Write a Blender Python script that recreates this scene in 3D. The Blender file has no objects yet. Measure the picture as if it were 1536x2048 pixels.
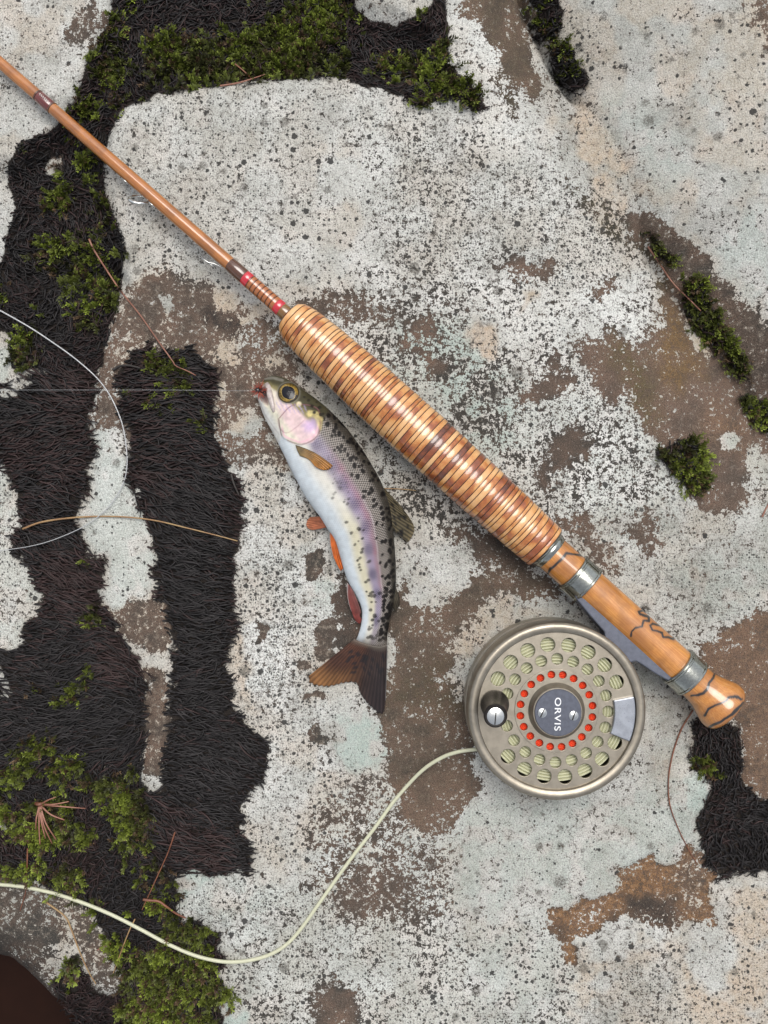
import bpy, math, random
import numpy as np
from mathutils import Vector, Matrix

random.seed(7)
SC = bpy.context.scene
COL = SC.collection

# ------------------------------------------------------------------ camera, sky, sun, exposure
K = 0.000236            # metres per photograph pixel on the rock plane z = 0
HC = 0.46               # camera height above that plane
W, H = 1536.0, 2048.0
cam_d = bpy.data.cameras.new('camera')
cam = bpy.data.objects.new('camera', cam_d); COL.objects.link(cam)
cam.location = (0, 0, HC)
cam_d.sensor_fit = 'VERTICAL'
cam_d.angle_y = 2 * math.atan(H * K / 2 / HC)
cam_d.clip_start = 0.01; cam_d.clip_end = 50
SC.camera = cam

SUN_EL, SUN_AZ = math.radians(68), math.radians(74)     # azimuth measured from +X (right) towards +Y (top)
wd = bpy.data.worlds.new('World'); SC.world = wd; wd.use_nodes = True
nt = wd.node_tree; nt.nodes.clear()
sky = nt.nodes.new('ShaderNodeTexSky'); sky.sky_type = 'NISHITA'; sky.sun_disc = False
sky.sun_elevation = SUN_EL; sky.sun_rotation = math.radians(90) - SUN_AZ
sky.air_density = 1.0; sky.dust_density = 3.0; sky.ozone_density = 1.0
hs = nt.nodes.new('ShaderNodeHueSaturation'); hs.inputs['Saturation'].default_value = 0.30
bg = nt.nodes.new('ShaderNodeBackground'); bg.inputs['Strength'].default_value = 0.12
wo = nt.nodes.new('ShaderNodeOutputWorld')
nt.links.new(sky.outputs[0], hs.inputs['Color']); nt.links.new(hs.outputs[0], bg.inputs[0]); nt.links.new(bg.outputs[0], wo.inputs[0])
sd = bpy.data.lights.new('sun', 'SUN'); sd.energy = 1.5; sd.angle = math.radians(40); sd.color = (1.0, 0.965, 0.91)
sun = bpy.data.objects.new('sun', sd); COL.objects.link(sun)
sdir = Vector((math.cos(SUN_EL) * math.cos(SUN_AZ), math.cos(SUN_EL) * math.sin(SUN_AZ), math.sin(SUN_EL)))
sun.rotation_euler = sdir.to_track_quat('Z', 'Y').to_euler(); sun.location = sdir * 3
vs = SC.view_settings; vs.view_transform = 'Standard'; vs.look = 'None'; vs.gamma = 1.0; vs.use_curve_mapping = False
vs.exposure = 0.42
cy = SC.cycles; cy.max_bounces = 5; cy.diffuse_bounces = 2; cy.glossy_bounces = 3; cy.transmission_bounces = 3; cy.caustics_reflective = False; cy.caustics_refractive = False; cy.use_adaptive_sampling = True; cy.adaptive_threshold = 0.02

# ------------------------------------------------------------------ helpers: numbers
def noise_table(seed):
    return np.random.default_rng(seed).random((256, 256))
def vnoise(x, y, seed):
    t = noise_table(seed)
    xi = np.floor(x).astype(int); yi = np.floor(y).astype(int)
    fx = x - xi; fy = y - yi
    fx = fx * fx * fx * (fx * (fx * 6 - 15) + 10); fy = fy * fy * fy * (fy * (fy * 6 - 15) + 10)
    a = t[xi & 255, yi & 255]; b = t[(xi + 1) & 255, yi & 255]; c = t[xi & 255, (yi + 1) & 255]; d = t[(xi + 1) & 255, (yi + 1) & 255]
    return (a * (1 - fx) + b * fx) * (1 - fy) + (c * (1 - fx) + d * fx) * fy
def fbm(x, y, scale, seed, octv=4, gain=0.5):
    """value noise in -1..1; x, y in photo pixels, scale in pixels"""
    s = 0; a = 1; n = 0; f = 1 / scale
    for i in range(octv):
        s = s + a * (vnoise(x * f + 17.3 * i, y * f - 9.1 * i, seed + i) * 2 - 1); n += a; a *= gain; f *= 2.03
    return s / n
def sstep(a, b, x):
    t = np.clip((x - a) / (b - a), 0, 1); return t * t * (3 - 2 * t)
def poly_sd(X, Y, pts):
    """signed distance to a closed polygon, positive inside"""
    P = np.array(pts, float); d2 = np.full(X.shape, 1e18); ins = np.zeros(X.shape, bool)
    for i in range(len(P)):
        ax, ay = P[i]; bx, by = P[(i + 1) % len(P)]
        ex, ey = bx - ax, by - ay
        t = np.clip(((X - ax) * ex + (Y - ay) * ey) / (ex * ex + ey * ey + 1e-9), 0, 1)
        d2 = np.minimum(d2, (X - ax - t * ex) ** 2 + (Y - ay - t * ey) ** 2)
        if ay != by:
            ins ^= ((ay > Y) != (by > Y)) & (X < (bx - ax) * (Y - ay) / (by - ay) + ax)
    d = np.sqrt(d2)
    return np.where(ins, d, -d)
def line_d(X, Y, pts, sign=False):
    """distance to an open polyline; with sign: positive to the right-hand (larger x) side"""
    P = np.array(pts, float); d2 = np.full(X.shape, 1e18); sg = np.ones(X.shape)
    for i in range(len(P) - 1):
        ax, ay = P[i]; ex, ey = P[i + 1] - P[i]
        t = np.clip(((X - ax) * ex + (Y - ay) * ey) / (ex * ex + ey * ey), 0, 1)
        q = (X - ax - t * ex) ** 2 + (Y - ay - t * ey) ** 2
        m = q < d2
        d2 = np.where(m, q, d2)
        sg = np.where(m, np.where((X - ax) * ey - (Y - ay) * ex > 0, 1.0, -1.0), sg)
    return np.sqrt(d2) * (sg if sign else 1)
def plan(px, py, z):
    """photo pixel seen at height z (metres) -> world x, y"""
    s = K * (HC - z) / HC
    return (px - 768.0) * s, (1024.0 - py) * s
def P3(px, py, z):
    x, y = plan(px, py, z); return Vector((x, y, z))
def spline(pts, n):
    """Catmull-Rom through points, n samples even in arc length"""
    P = np.array(pts, float); Q = np.vstack([2 * P[0] - P[1], P, 2 * P[-1] - P[-2]])
    out = []
    for i in range(1, len(Q) - 2):
        p0, p1, p2, p3 = Q[i - 1], Q[i], Q[i + 1], Q[i + 2]
        for t in np.linspace(0, 1, 24, endpoint=False):
            out.append(0.5 * ((2 * p1) + (-p0 + p2) * t + (2 * p0 - 5 * p1 + 4 * p2 - p3) * t * t + (-p0 + 3 * p1 - 3 * p2 + p3) * t ** 3))
    out.append(P[-1]); out = np.array(out)
    L = np.concatenate([[0], np.cumsum(np.linalg.norm(np.diff(out, axis=0), axis=1))])
    s = np.linspace(0, L[-1], n)
    return np.stack([np.interp(s, L, out[:, j]) for j in range(P.shape[1])], axis=1)

# ------------------------------------------------------------------ helpers: objects
def mesh_np(name, V, F, smooth=True):
    """V (n,3), F list of (m,k) arrays"""
    V = np.asarray(V, np.float32)
    if isinstance(F, np.ndarray): F = [F]
    F = [np.asarray(f, np.int32) for f in F if len(f)]
    me = bpy.data.meshes.new(name)
    me.vertices.add(len(V)); me.vertices.foreach_set('co', V.ravel())
    li = np.concatenate([f.ravel() for f in F]); me.loops.add(len(li)); me.loops.foreach_set('vertex_index', li)
    tot = np.concatenate([np.full(len(f), f.shape[1], np.int32) for f in F])
    st = np.concatenate([[0], np.cumsum(tot)[:-1]]).astype(np.int32)
    me.polygons.add(len(tot)); me.polygons.foreach_set('loop_start', st)
    me.polygons.foreach_set('use_smooth', np.full(len(tot), smooth))
    me.update(calc_edges=True); me.validate()
    return me
def color_attr(me, name, C):
    C = np.asarray(C, np.float32)
    if C.shape[1] == 3: C = np.hstack([C, np.ones((len(C), 1), np.float32)])
    a = me.color_attributes.new(name, 'FLOAT_COLOR', 'POINT'); a.data.foreach_set('color', C.ravel())
def obj(name, me, mat=None, parent=None):
    o = bpy.data.objects.new(name, me); COL.objects.link(o)
    if mat is not None and me is not None: me.materials.append(mat)
    if parent is not None: o.parent = parent
    return o
def tag(o, label=None, cat=None, group=None, kind=None):
    for k, v in (('label', label), ('category', cat), ('group', group), ('kind', kind)):
        if v: o[k] = v
    return o
def thing(name, label, cat, loc=(0, 0, 0), group=None):
    o = bpy.data.objects.new(name, None); COL.objects.link(o); o.location = loc; o.empty_display_size = 0.01
    return tag(o, label, cat, group)
class MB:
    """collects polygons; build() links them as one mesh, local to the parent thing's origin"""
    def __init__(s): s.v = []; s.f = []
    def add(s, vs, fs):
        b = len(s.v); s.v += [tuple(v) for v in vs]; s.f += [tuple(i + b for i in f) for f in fs]; return s
    def build(s, name, mat, parent=None, origin=(0, 0, 0), smooth=True, bevel=None, autosmooth=None):
        me = bpy.data.meshes.new(name)
        o3 = Vector(origin)
        me.from_pydata([tuple(Vector(v) - o3) for v in s.v], [], s.f); me.validate()
        me.polygons.foreach_set('use_smooth', [smooth] * len(me.polygons)); me.update()
        o = obj(name, me, mat, parent)
        if bevel:
            m = o.modifiers.new('bevel', 'BEVEL'); m.width = bevel; m.segments = 2; m.limit_method = 'ANGLE'; m.angle_limit = math.radians(40)
        if autosmooth:
            try: me.set_sharp_from_angle(angle=math.radians(autosmooth))
            except Exception: pass
        return o
def frames(P):
    P = [Vector(p) for p in P]; T = []
    for i in range(len(P)):
        a = P[max(i - 1, 0)]; b = P[min(i + 1, len(P) - 1)]; T.append((b - a).normalized())
    up = Vector((0, 0, 1)) if abs(T[0].z) < 0.9 else Vector((1, 0, 0))
    N = [(up - T[0] * up.dot(T[0])).normalized()]
    for i in range(1, len(P)):
        n = N[-1] - T[i] * N[-1].dot(T[i]); N.append(n.normalized())
    return P, T, N
def tube(P, R, n=8, prof=None, cap=True):
    """sweep of a round (or given) section along P with radii R"""
    P, T, N = frames(P); V = []; F = []
    if not hasattr(R, '__len__'): R = [R] * len(P)
    if prof is None: prof = [(math.cos(2 * math.pi * j / n), math.sin(2 * math.pi * j / n)) for j in range(n)]
    n = len(prof)
    for p, t, a, r in zip(P, T, N, R):
        b = t.cross(a)
        for (u, w) in prof: V.append(p + a * (u * r) + b * (w * r))
    for i in range(len(P) - 1):
        for j in range(n):
            k = (j + 1) % n; F.append((i * n + j, i * n + k, (i + 1) * n + k, (i + 1) * n + j))
    if cap:
        F.append(tuple(range(n - 1, -1, -1))); F.append(tuple((len(P) - 1) * n + j for j in range(n)))
    return V, F
def lathe(o, ax, prof, n=48, up=Vector((0, 0, 1)), close=False):
    """profile (distance along ax, radius) turned about the axis through o"""
    o = Vector(o); ax = Vector(ax).normalized(); a = (up - ax * up.dot(ax))
    a = a.normalized() if a.length > 1e-4 else Vector((1, 0, 0)); b = ax.cross(a); V = []; F = []
    for (d, r) in prof:
        for j in range(n):
            t = 2 * math.pi * j / n; V.append(o + ax * d + (a * math.cos(t) + b * math.sin(t)) * r)
    m = len(prof)
    for i in range(m if close else m - 1):
        i2 = (i + 1) % m
        for j in range(n):
            k = (j + 1) % n; F.append((i * n + j, i * n + k, i2 * n + k, i2 * n + j))
    if not close:
        if prof[0][1] > 0: F.append(tuple(range(n - 1, -1, -1)))
        if prof[-1][1] > 0: F.append(tuple((m - 1) * n + j for j in range(n)))
    return V, F

# ------------------------------------------------------------------ helpers: materials
class NT:
    def __init__(s, name):
        s.m = bpy.data.materials.new(name); s.m.use_nodes = True; s.t = s.m.node_tree; s.t.nodes.clear()
        s.out = s.n('ShaderNodeOutputMaterial'); s.p = s.n('ShaderNodeBsdfPrincipled'); s.l(s.p.outputs[0], s.out.inputs[0])
    def n(s, t, **kw):
        o = s.t.nodes.new(t)
        for k, v in kw.items(): setattr(o, k, v)
        return o
    def l(s, a, b): s.t.links.new(a, b)
    def put(s, x, sock):
        if isinstance(x, bpy.types.NodeSocket): s.l(x, sock)
        elif x is not None:
            if sock.type == 'RGBA' and len(x) == 3: x = (*x, 1)
            sock.default_value = x
    def math(s, op, a, b=None, c=None, clamp=False):
        o = s.n('ShaderNodeMath', operation=op, use_clamp=clamp)
        for i, x in enumerate((a, b, c)):
            if x is not None: s.put(x, o.inputs[i])
        return o.outputs[0]
    def ss(s, x, a, b, lo=0.0, hi=1.0):
        o = s.n('ShaderNodeMapRange', interpolation_type='SMOOTHSTEP')
        s.put(x, o.inputs[0])
        for i, v in enumerate((a, b, lo, hi)): s.put(v, o.inputs[1 + i])
        return o.outputs[0]
    def mix(s, f, a, b, mode='MIX'):
        o = s.n('ShaderNodeMix', data_type='RGBA', blend_type=mode)
        s.put(f, o.inputs[0]); s.put(a, o.inputs[6]); s.put(b, o.inputs[7]); return o.outputs[2]
    def noise(s, vec, scale, detail=3, rough=0.55, dist=0.0, dim='3D'):
        o = s.n('ShaderNodeTexNoise', noise_dimensions=dim)
        if vec is not None: s.l(vec, o.inputs['Vector'])
        o.inputs['Scale'].default_value = scale; o.inputs['Detail'].default_value = detail; o.inputs['Roughness'].default_value = rough; o.inputs['Distortion'].default_value = dist
        return o.outputs[0]
    def coords(s, kind='Object', scale=(1000, 1000, 1000), rot=(0, 0, 0)):
        c = s.n('ShaderNodeTexCoord'); m = s.n('ShaderNodeMapping'); s.l(c.outputs[kind], m.inputs[0])
        m.inputs['Scale'].default_value = scale; m.inputs['Rotation'].default_value = rot
        return m.outputs[0]
    def attr(s, name):
        a = s.n('ShaderNodeAttribute', attribute_name=name); return a
    def sep(s, col):
        o = s.n('ShaderNodeSeparateColor'); s.l(col, o.inputs[0]); return o.outputs
    def ramp(s, f, stops):
        o = s.n('ShaderNodeValToRGB'); s.put(f, o.inputs[0]); e = o.color_ramp.elements
        while len(e) < len(stops): e.new(0.5)
        for x, (p, c) in zip(e, stops): x.position = p; x.color = (*c, 1)
        return o.outputs[0]
    def bump(s, h, dist, strength=1.0, normal=None):
        o = s.n('ShaderNodeBump'); s.put(h, o.inputs['Height']); o.inputs['Distance'].default_value = dist; o.inputs['Strength'].default_value = strength
        if normal is not None: s.l(normal, o.inputs['Normal'])
        return o.outputs[0]
    def set(s, **kw):
        for k, v in kw.items(): s.put(v, s.p.inputs[k.replace('_', ' ')])
        return s.m
def plain(name, col, rough=0.5, metal=0.0, var=0.12, scale=0.6, coat=0.0, bump=0.0, spec=0.5):
    t = NT(name); v = t.coords()
    n = t.noise(v, scale, 4, 0.6)
    c = t.mix(t.ss(n, 0.3, 0.7), tuple(x * (1 - var) for x in col), tuple(min(x * (1 + var), 1) for x in col))
    r = t.ss(t.noise(v, scale * 2.3, 3), 0.3, 0.7, max(rough - 0.06, 0.02), rough + 0.07)
    t.set(Base_Color=c, Roughness=r, Metallic=metal, Coat_Weight=coat, Coat_Roughness=0.06, Specular_IOR_Level=spec)
    if bump: t.set(Normal=t.bump(n, bump))
    return t.m

# ------------------------------------------------------------------ where lichen, bare stone and moss lie (photo pixels)
STEP = 4.0
gx = np.arange(-560, 2100, STEP); gy = np.arange(-660, 2700, STEP)
GX, GY = np.meshgrid(gx, gy)
WX = GX + 34 * fbm(GX, GY, 110, 11, 3) + 17 * fbm(GX, GY, 26, 21, 2)
WY = GY + 34 * fbm(GX, GY, 110, 31, 3) + 17 * fbm(GX, GY, 26, 41, 2)
CH = {k: np.full(GX.shape, v) for k, v in dict(cover=0.9, brown=0.5, spec=0.3, dots=0.12, mint=0.12, warm=0.3, orange=0.0, olive=0.0,
                                               dark=0.0, bright=0.45, plaque=0.12, soil=0.0).items()}
def rmask(pts, feather, warp=1.0):
    P = np.array(pts, float); m = 60 + feather
    i0, i1 = np.searchsorted(gy, [P[:, 1].min() - m, P[:, 1].max() + m]); j0, j1 = np.searchsorted(gx, [P[:, 0].min() - m, P[:, 0].max() + m])
    out = np.zeros(GX.shape)
    sl = (slice(i0, i1), slice(j0, j1))
    X = GX[sl] + (WX[sl] - GX[sl]) * warp; Y = GY[sl] + (WY[sl] - GY[sl]) * warp
    out[sl] = np.clip(0.5 + poly_sd(X, Y, P) / feather, 0, 1)
    return out
def paint(pts, feather=24, warp=1.0, op=1.0, **vals):
    m = rmask(pts, feather, warp) * op
    for k, v in vals.items(): CH[k] = CH[k] * (1 - m) + v * m
def disc(cx, cy, rx, ry=None, n=12):
    ry = ry or rx
    return [(cx + rx * math.cos(2 * math.pi * i / n), cy + ry * math.sin(2 * math.pi * i / n)) for i in range(n)]

# broad tints
paint([(240, 160), (700, 150), (900, 200), (900, 420), (600, 560), (420, 560), (250, 480)], 80, cover=0.94, brown=0.2, spec=0.55, dots=0.26, warm=0.22, bright=0.5, plaque=0.25)
paint([(690, 260), (1000, 240), (1230, 420), (1280, 560), (1000, 640), (780, 600), (640, 450)], 90, cover=0.82, brown=0.12, spec=0.75, dots=0.35, warm=0.25, bright=0.55, plaque=0.3)
paint([(640, 300), (760, 280), (740, 470), (660, 520)], 60, warm=0.6, spec=0.3)
paint([(560, 440), (720, 430), (780, 560), (720, 600), (600, 590)], 60, cover=0.93, warm=0.3, spec=0.25, dots=0.3)
paint([(600, 600), (820, 560), (1250, 600), (1290, 700), (1270, 900), (1300, 1080), (1120, 1050), (900, 850), (640, 650)], 60, cover=0.63, spec=0.6, dots=0.3, bright=0.72, brown=0.25, warm=0.12)
paint([(930, 560), (1010, 530), (1100, 600), (1280, 560), (1300, 640), (1240, 690), (1190, 690), (1100, 700), (1050, 700), (980, 750), (1000, 640)], 40, cover=0.8, bright=0.92, warm=0.1, spec=0.4)
paint([(780, 640), (900, 640), (980, 700), (1040, 820), (1080, 900), (960, 900), (880, 830), (800, 740)], 60, cover=0.55, mint=0.95, bright=0.4, brown=0.2, spec=0.6)
paint([(1060, 800), (1130, 780), (1270, 800), (1330, 900), (1390, 990), (1290, 1090), (1180, 1060), (1080, 960), (1030, 880)], 50, cover=0.66, bright=0.78, mint=0.3, brown=0.2, warm=0.05, spec=0.65, dots=0.3)
paint([(760, 940), (860, 930), (1060, 1120), (960, 1120), (900, 1130), (810, 1050)], 40, cover=0.6, bright=0.6, brown=0.15, dots=0.4, spec=0.7)
paint([(690, 800), (800, 900), (900, 1000), (840, 1000), (760, 930), (700, 870)], 50, cover=0.6, bright=0.5, brown=0.15, spec=0.7)
# bare brown patches right of the grip
for p in ([(1030, 775), (1060, 752), (1090, 735), (1120, 722), (1132, 745), (1122, 775), (1085, 800), (1055, 812), (1030, 795)],
          [(1110, 890), (1150, 868), (1182, 895), (1172, 925), (1140, 938), (1112, 925)], [(1225, 600), (1242, 580), (1235, 560), (1215, 570)],
          [(975, 520), (1000, 500), (1080, 535), (1120, 560), (1080, 565), (1010, 560)], [(800, 645), (850, 640), (870, 680), (830, 710), (805, 690)],
          [(1190, 575), (1235, 570), (1225, 605), (1195, 600)], [(830, 720), (890, 730), (870, 770), (835, 760)], [(1095, 925), (1130, 960), (1100, 975), (1085, 945)]):
    paint(p, 26, cover=0.12, brown=0.75)
paint([(935, 640), (985, 670), (975, 720), (950, 725), (930, 690)], 18, cover=0.9, warm=1.0, bright=0.3, spec=0.2, mint=0)
paint([(1035, 590), (1060, 585), (1075, 610), (1050, 625)], 18, cover=0.95, warm=1.0, bright=0.3, spec=0.2)
# brown flank towards the right crevice
flank = [(1168, 700), (1200, 672), (1255, 690), (1285, 650), (1312, 600), (1285, 520), (1250, 440), (1290, 430), (1350, 500), (1400, 560), (1480, 640), (1580, 700), (1660, 820), (1660, 960), (1536, 905),
         (1495, 905), (1485, 960), (1478, 1010), (1460, 1035), (1420, 1035), (1400, 990), (1390, 960), (1350, 900), (1305, 860), (1280, 825), (1268, 790), (1225, 795), (1195, 765), (1178, 730)]
paint(flank, 26, cover=0.05, brown=0.8, spec=0.1, dots=0.06)
paint([(1230, 690), (1290, 700), (1310, 760), (1320, 830), (1290, 830), (1270, 780), (1240, 740)], 50, olive=0.9)
paint([(1300, 600), (1350, 650), (1380, 740), (1400, 760), (1360, 770), (1330, 720), (1300, 660)], 40, olive=0.75, orange=0.3)
paint([(1270, 500), (1300, 520), (1320, 580), (1300, 600), (1280, 540)], 30, olive=0.8)
paint([(1330, 600), (1350, 610), (1380, 660), (1408, 715), (1395, 730), (1370, 700), (1345, 660)], 16, cover=0.8, warm=0.9, bright=0.2, spec=0.1)
paint(disc(1456, 886, 18, 15), 12, cover=0.95, mint=0.5)
paint([(1495, 890), (1536, 930), (1660, 1000), (1660, 1090), (1520, 1060), (1490, 1000)], 20, cover=0.75, mint=0.3)
paint([(1410, 820), (1480, 850), (1470, 900), (1400, 880)], 60, orange=0.35, op=0.8)
# upper ridge: slick brown stone, tan flank
paint([(880, 20), (950, 30), (1010, 110), (1020, 210), (1090, 330), (1000, 330), (930, 240), (895, 120)], 40, cover=0.85, bright=0.85, warm=0.25, spec=0.35)
paint([(960, -80), (1035, -80), (1060, 30), (1085, 100), (1098, 150), (1075, 200), (1045, 195), (1015, 160), (1000, 110), (960, 60), (920, 20), (930, -20)], 26, cover=0.08, brown=0.7, olive=0.25, spec=0.05)
paint([(1000, 140), (1030, 190), (1040, 240), (1020, 230), (1005, 190)], 24, olive=0.7, cover=0.4)
paint([(1100, 170), (1160, 220), (1220, 300), (1300, 370), (1340, 440), (1260, 430), (1180, 380), (1120, 300), (1075, 230)], 60, cover=0.86, warm=0.95, bright=0.05, spec=0.35, dots=0.05)
paint([(1150, 380), (1230, 420), (1270, 500), (1260, 520), (1210, 460), (1160, 420)], 40, cover=0.5, olive=0.7, warm=0.6, bright=0.1)
# the boulder beyond the crevice
RB = [(1040, -400), (1062, 0), (1112, 95), (1165, 180), (1228, 245), (1290, 330), (1340, 420), (1400, 520), (1450, 575), (1540, 650), (1700, 800), (2050, 900), (2050, -500)]
paint(RB, 20, 0.6, cover=0.97, warm=0.5, bright=0.3, spec=0.2, dots=0.16, plaque=0.3, mint=0.15, brown=0.3)
paint([(1220, 190), (1320, 220), (1380, 360), (1330, 400), (1260, 320)], 60, warm=0.05, mint=0.5, bright=0.55, dots=0.08)
paint([(1120, 40), (1200, 20), (1220, 130), (1170, 160)], 40, dots=0.5, spec=0.5)
paint([(1430, 420), (1640, 400), (1640, 700), (1536, 640), (1460, 570), (1410, 500)], 40, cover=0.9, mint=0.55, bright=0.6, warm=0.05, dots=0.04)
paint([(1480, -60), (1640, -60), (1640, 130), (1536, 110), (1500, 40)], 40, cover=0.3, brown=0.8, warm=0.9)
paint([(1295, 440), (1345, 455), (1395, 520), (1420, 560), (1460, 590), (1540, 650), (1700, 800), (1700, 980), (1536, 850), (1480, 770), (1420, 690), (1360, 610), (1310, 530)], 24, cover=0.06, brown=0.45, warm=0.6, spec=0.02, dots=0.02)
# right margin, below the grip
paint([(1150, 1040), (1300, 1020), (1480, 1030), (1640, 1060), (1640, 1230), (1500, 1230), (1400, 1290), (1340, 1220), (1240, 1140)], 50, cover=0.86, brown=0.6, warm=0.3, bright=0.3, spec=0.5, plaque=0.1)
paint([(1320, 1130), (1420, 1100), (1640, 1080), (1640, 1200), (1420, 1240), (1350, 1210)], 60, cover=0.95, mint=0.35, bright=0.12, warm=0.25, spec=0.55)
paint([(1110, 1020), (1170, 1010), (1220, 1080), (1260, 1150), (1220, 1140), (1170, 1100)], 24, cover=0.2, brown=0.75)
paint([(1270, 1035), (1300, 1045), (1330, 1090), (1300, 1110), (1260, 1080)], 30, cover=0.35, brown=0.8)
paint([(1180, 1040), (1240, 1060), (1260, 1100), (1230, 1110), (1200, 1090)], 30, cover=0.72, bright=0.6)
paint([(1395, 1290), (1440, 1255), (1536, 1225), (1680, 1210), (1680, 1620), (1536, 1600), (1480, 1560), (1480, 1450), (1440, 1400), (1400, 1350)], 22, cover=0.06, brown=0.85, orange=0.18, spec=0.1)
# stone left of centre
paint([(255, 560), (300, 520), (345, 530), (370, 560), (420, 560), (470, 590), (520, 620), (560, 660), (590, 720), (620, 780), (600, 850), (560, 890), (590, 960), (560, 960), (520, 930), (480, 960), (455, 920), (425, 870),
       (420, 790), (400, 730), (330, 690), (280, 710), (262, 780), (275, 900), (240, 870), (195, 860), (195, 820), (215, 750), (225, 660), (240, 600)], 26, cover=0.2, brown=0.72, spec=0.12, dots=0.05, warm=0.7, plaque=0)
for p in (disc(331, 603, 18, 15), disc(440, 705, 30, 34), disc(480, 660, 28, 18), disc(520, 620, 30, 22), disc(455, 600, 26, 30), disc(490, 840, 18), disc(545, 880, 22, 14), disc(470, 920, 26, 22), disc(432, 790, 12), disc(548, 740, 22, 10)):
    paint(p, 18, cover=0.85, warm=0.9, bright=0.15, spec=0.25)
paint([(385, 625), (420, 605), (440, 640), (480, 640), (490, 680), (450, 672), (420, 650), (400, 655)], 14, cover=0.2, dark=0.8)
paint([(570, 600), (640, 570), (720, 590), (800, 620), (740, 640), (660, 625), (600, 640)], 24, cover=0.2, brown=0.45)
paint([(560, 660), (590, 690), (575, 720), (550, 690)], 20, olive=0.6, cover=0.3)
paint([(430, 900), (470, 900), (600, 960), (640, 1040), (560, 1000), (480, 960)], 40, cover=0.5, warm=0.7)
# pale strip with black fruiting dots, left of the fish
strip = [(455, 945), (520, 930), (590, 970), (640, 1050), (680, 1140), (700, 1210), (690, 1300), (640, 1330), (640, 1380), (700, 1420), (690, 1500), (640, 1560), (560, 1560), (510, 1500), (455, 1400), (458, 1280), (478, 1180), (482, 1060)]
paint(strip, 22, cover=0.93, warm=0.42, bright=0.65, spec=0.62, dots=0.55, plaque=0.3)
paint([(450, 1250), (500, 1240), (500, 1400), (460, 1400)], 30, warm=0.85)
paint([(525, 1110), (565, 1110), (570, 1250), (600, 1330), (600, 1430), (530, 1420), (500, 1330), (525, 1250)], 40, spec=0.9, dots=0.9, bright=0.8, warm=0.2)
paint([(590, 1170), (680, 1165), (690, 1230), (600, 1220)], 30, mint=0.6, dots=0.2)
for p in ([(612, 1105), (650, 1100), (655, 1130), (640, 1165), (620, 1160), (612, 1135)], [(512, 1235), (535, 1245), (530, 1280), (515, 1285)], [(632, 1255), (672, 1245), (660, 1310), (635, 1310)], disc(608, 1327, 12), disc(630, 1390, 22, 8), disc(640, 1470, 20, 22)):
    paint(p, 8, 0.5, cover=0.0, brown=0.4, warm=1.0, orange=0.0)
paint([(690, 1160), (730, 1200), (735, 1270), (690, 1300), (668, 1270), (680, 1220)], 20, cover=0.08, brown=0.6, dark=0.45)  # brown stone by the anal fin, the fish's shadow darkened into its colour
paint([(640, 1440), (720, 1415), (790, 1450), (790, 1520), (700, 1540), (650, 1510)], 22, cover=0.97, mint=0.95, bright=0.25, spec=0.12, dots=0.04, warm=0.1)
# brown stone behind the fish and round the reel
paint([(800, 1175), (860, 1215), (910, 1205), (955, 1150), (985, 1085), (1060, 1135), (1110, 1160), (1160, 1200), (1060, 1205), (960, 1225), (935, 1290), (905, 1330), (890, 1370), (935, 1420), (945, 1500), (960, 1560), (945, 1650),
       (900, 1685), (840, 1685), (800, 1640), (785, 1600), (790, 1530), (775, 1450), (770, 1380), (790, 1300), (795, 1220)], 26, cover=0.12, brown=0.7, spec=0.15, olive=0.15)
paint([(900, 1070), (1000, 1030), (1080, 1110), (1040, 1160), (980, 1150)], 30, cover=0.15, brown=0.55, dark=0.25)
paint([(790, 1010), (840, 1010), (875, 1090), (930, 1115), (946, 1160), (930, 1198), (905, 1200), (880, 1172), (795, 1175)], 16, cover=0.93, bright=0.5, dots=0.45, spec=0.4)
paint([(935, 1245), (1000, 1210), (1130, 1180), (1180, 1240), (1000, 1300), (960, 1400), (930, 1400), (890, 1360), (900, 1320)], 24, cover=0.85, warm=0.75, bright=0.25, spec=0.3)
paint([(1290, 1300), (1390, 1340), (1390, 1400), (1370, 1560), (1300, 1560), (1290, 1440)], 40, cover=0.97, warm=0.35, bright=0.05, mint=0.2, spec=0.2, dots=0.03)  # grey crust right of the reel, toned down with the reel's soft shadow
paint([(820, 1340), (900, 1330), (930, 1420), (860, 1440), (800, 1400)], 40, olive=0.45, dark=0.2)
# lower middle
paint([(540, 1560), (640, 1540), (700, 1560), (690, 1640), (610, 1740), (560, 1740), (500, 1700), (500, 1600)], 30, cover=0.95, warm=0.5, bright=0.6, spec=0.6, dots=0.35)
paint([(640, 1600), (700, 1560), (790, 1520), (800, 1640), (850, 1700), (960, 1660), (960, 1740), (860, 1850), (700, 1850), (580, 1880), (560, 1820), (620, 1720)], 40, cover=0.5, brown=0.55, bright=0.55, mint=0.25, spec=0.5)
paint([(790, 1545), (860, 1535), (955, 1550), (950, 1610), (935, 1640), (900, 1655), (840, 1665), (800, 1640)], 16, cover=0.06, brown=0.95, spec=0.1)
paint([(690, 1740), (790, 1700), (800, 1780), (720, 1840), (670, 1800)], 40, cover=0.3, brown=0.65)
paint([(470, 1740), (560, 1760), (700, 1830), (900, 1850), (1100, 1850), (1150, 1950), (1160, 2200), (470, 2200), (450, 2040), (455, 1900), (430, 1830)], 40, cover=0.74, bright=0.5, brown=0.12, mint=0.25, spec=0.55, dots=0.25, warm=0.2)
paint([(350, 1765), (420, 1745), (470, 1760), (560, 1770), (540, 1850), (460, 1870), (400, 1840), (360, 1800)], 18, cover=0.93, mint=0.4, bright=0.6, spec=0.7, warm=0.25)
paint([(350, 1760), (420, 1740), (440, 1765), (380, 1780), (372, 1810), (352, 1795)], 12, mint=1.0, bright=0.1, spec=0.05)
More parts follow.
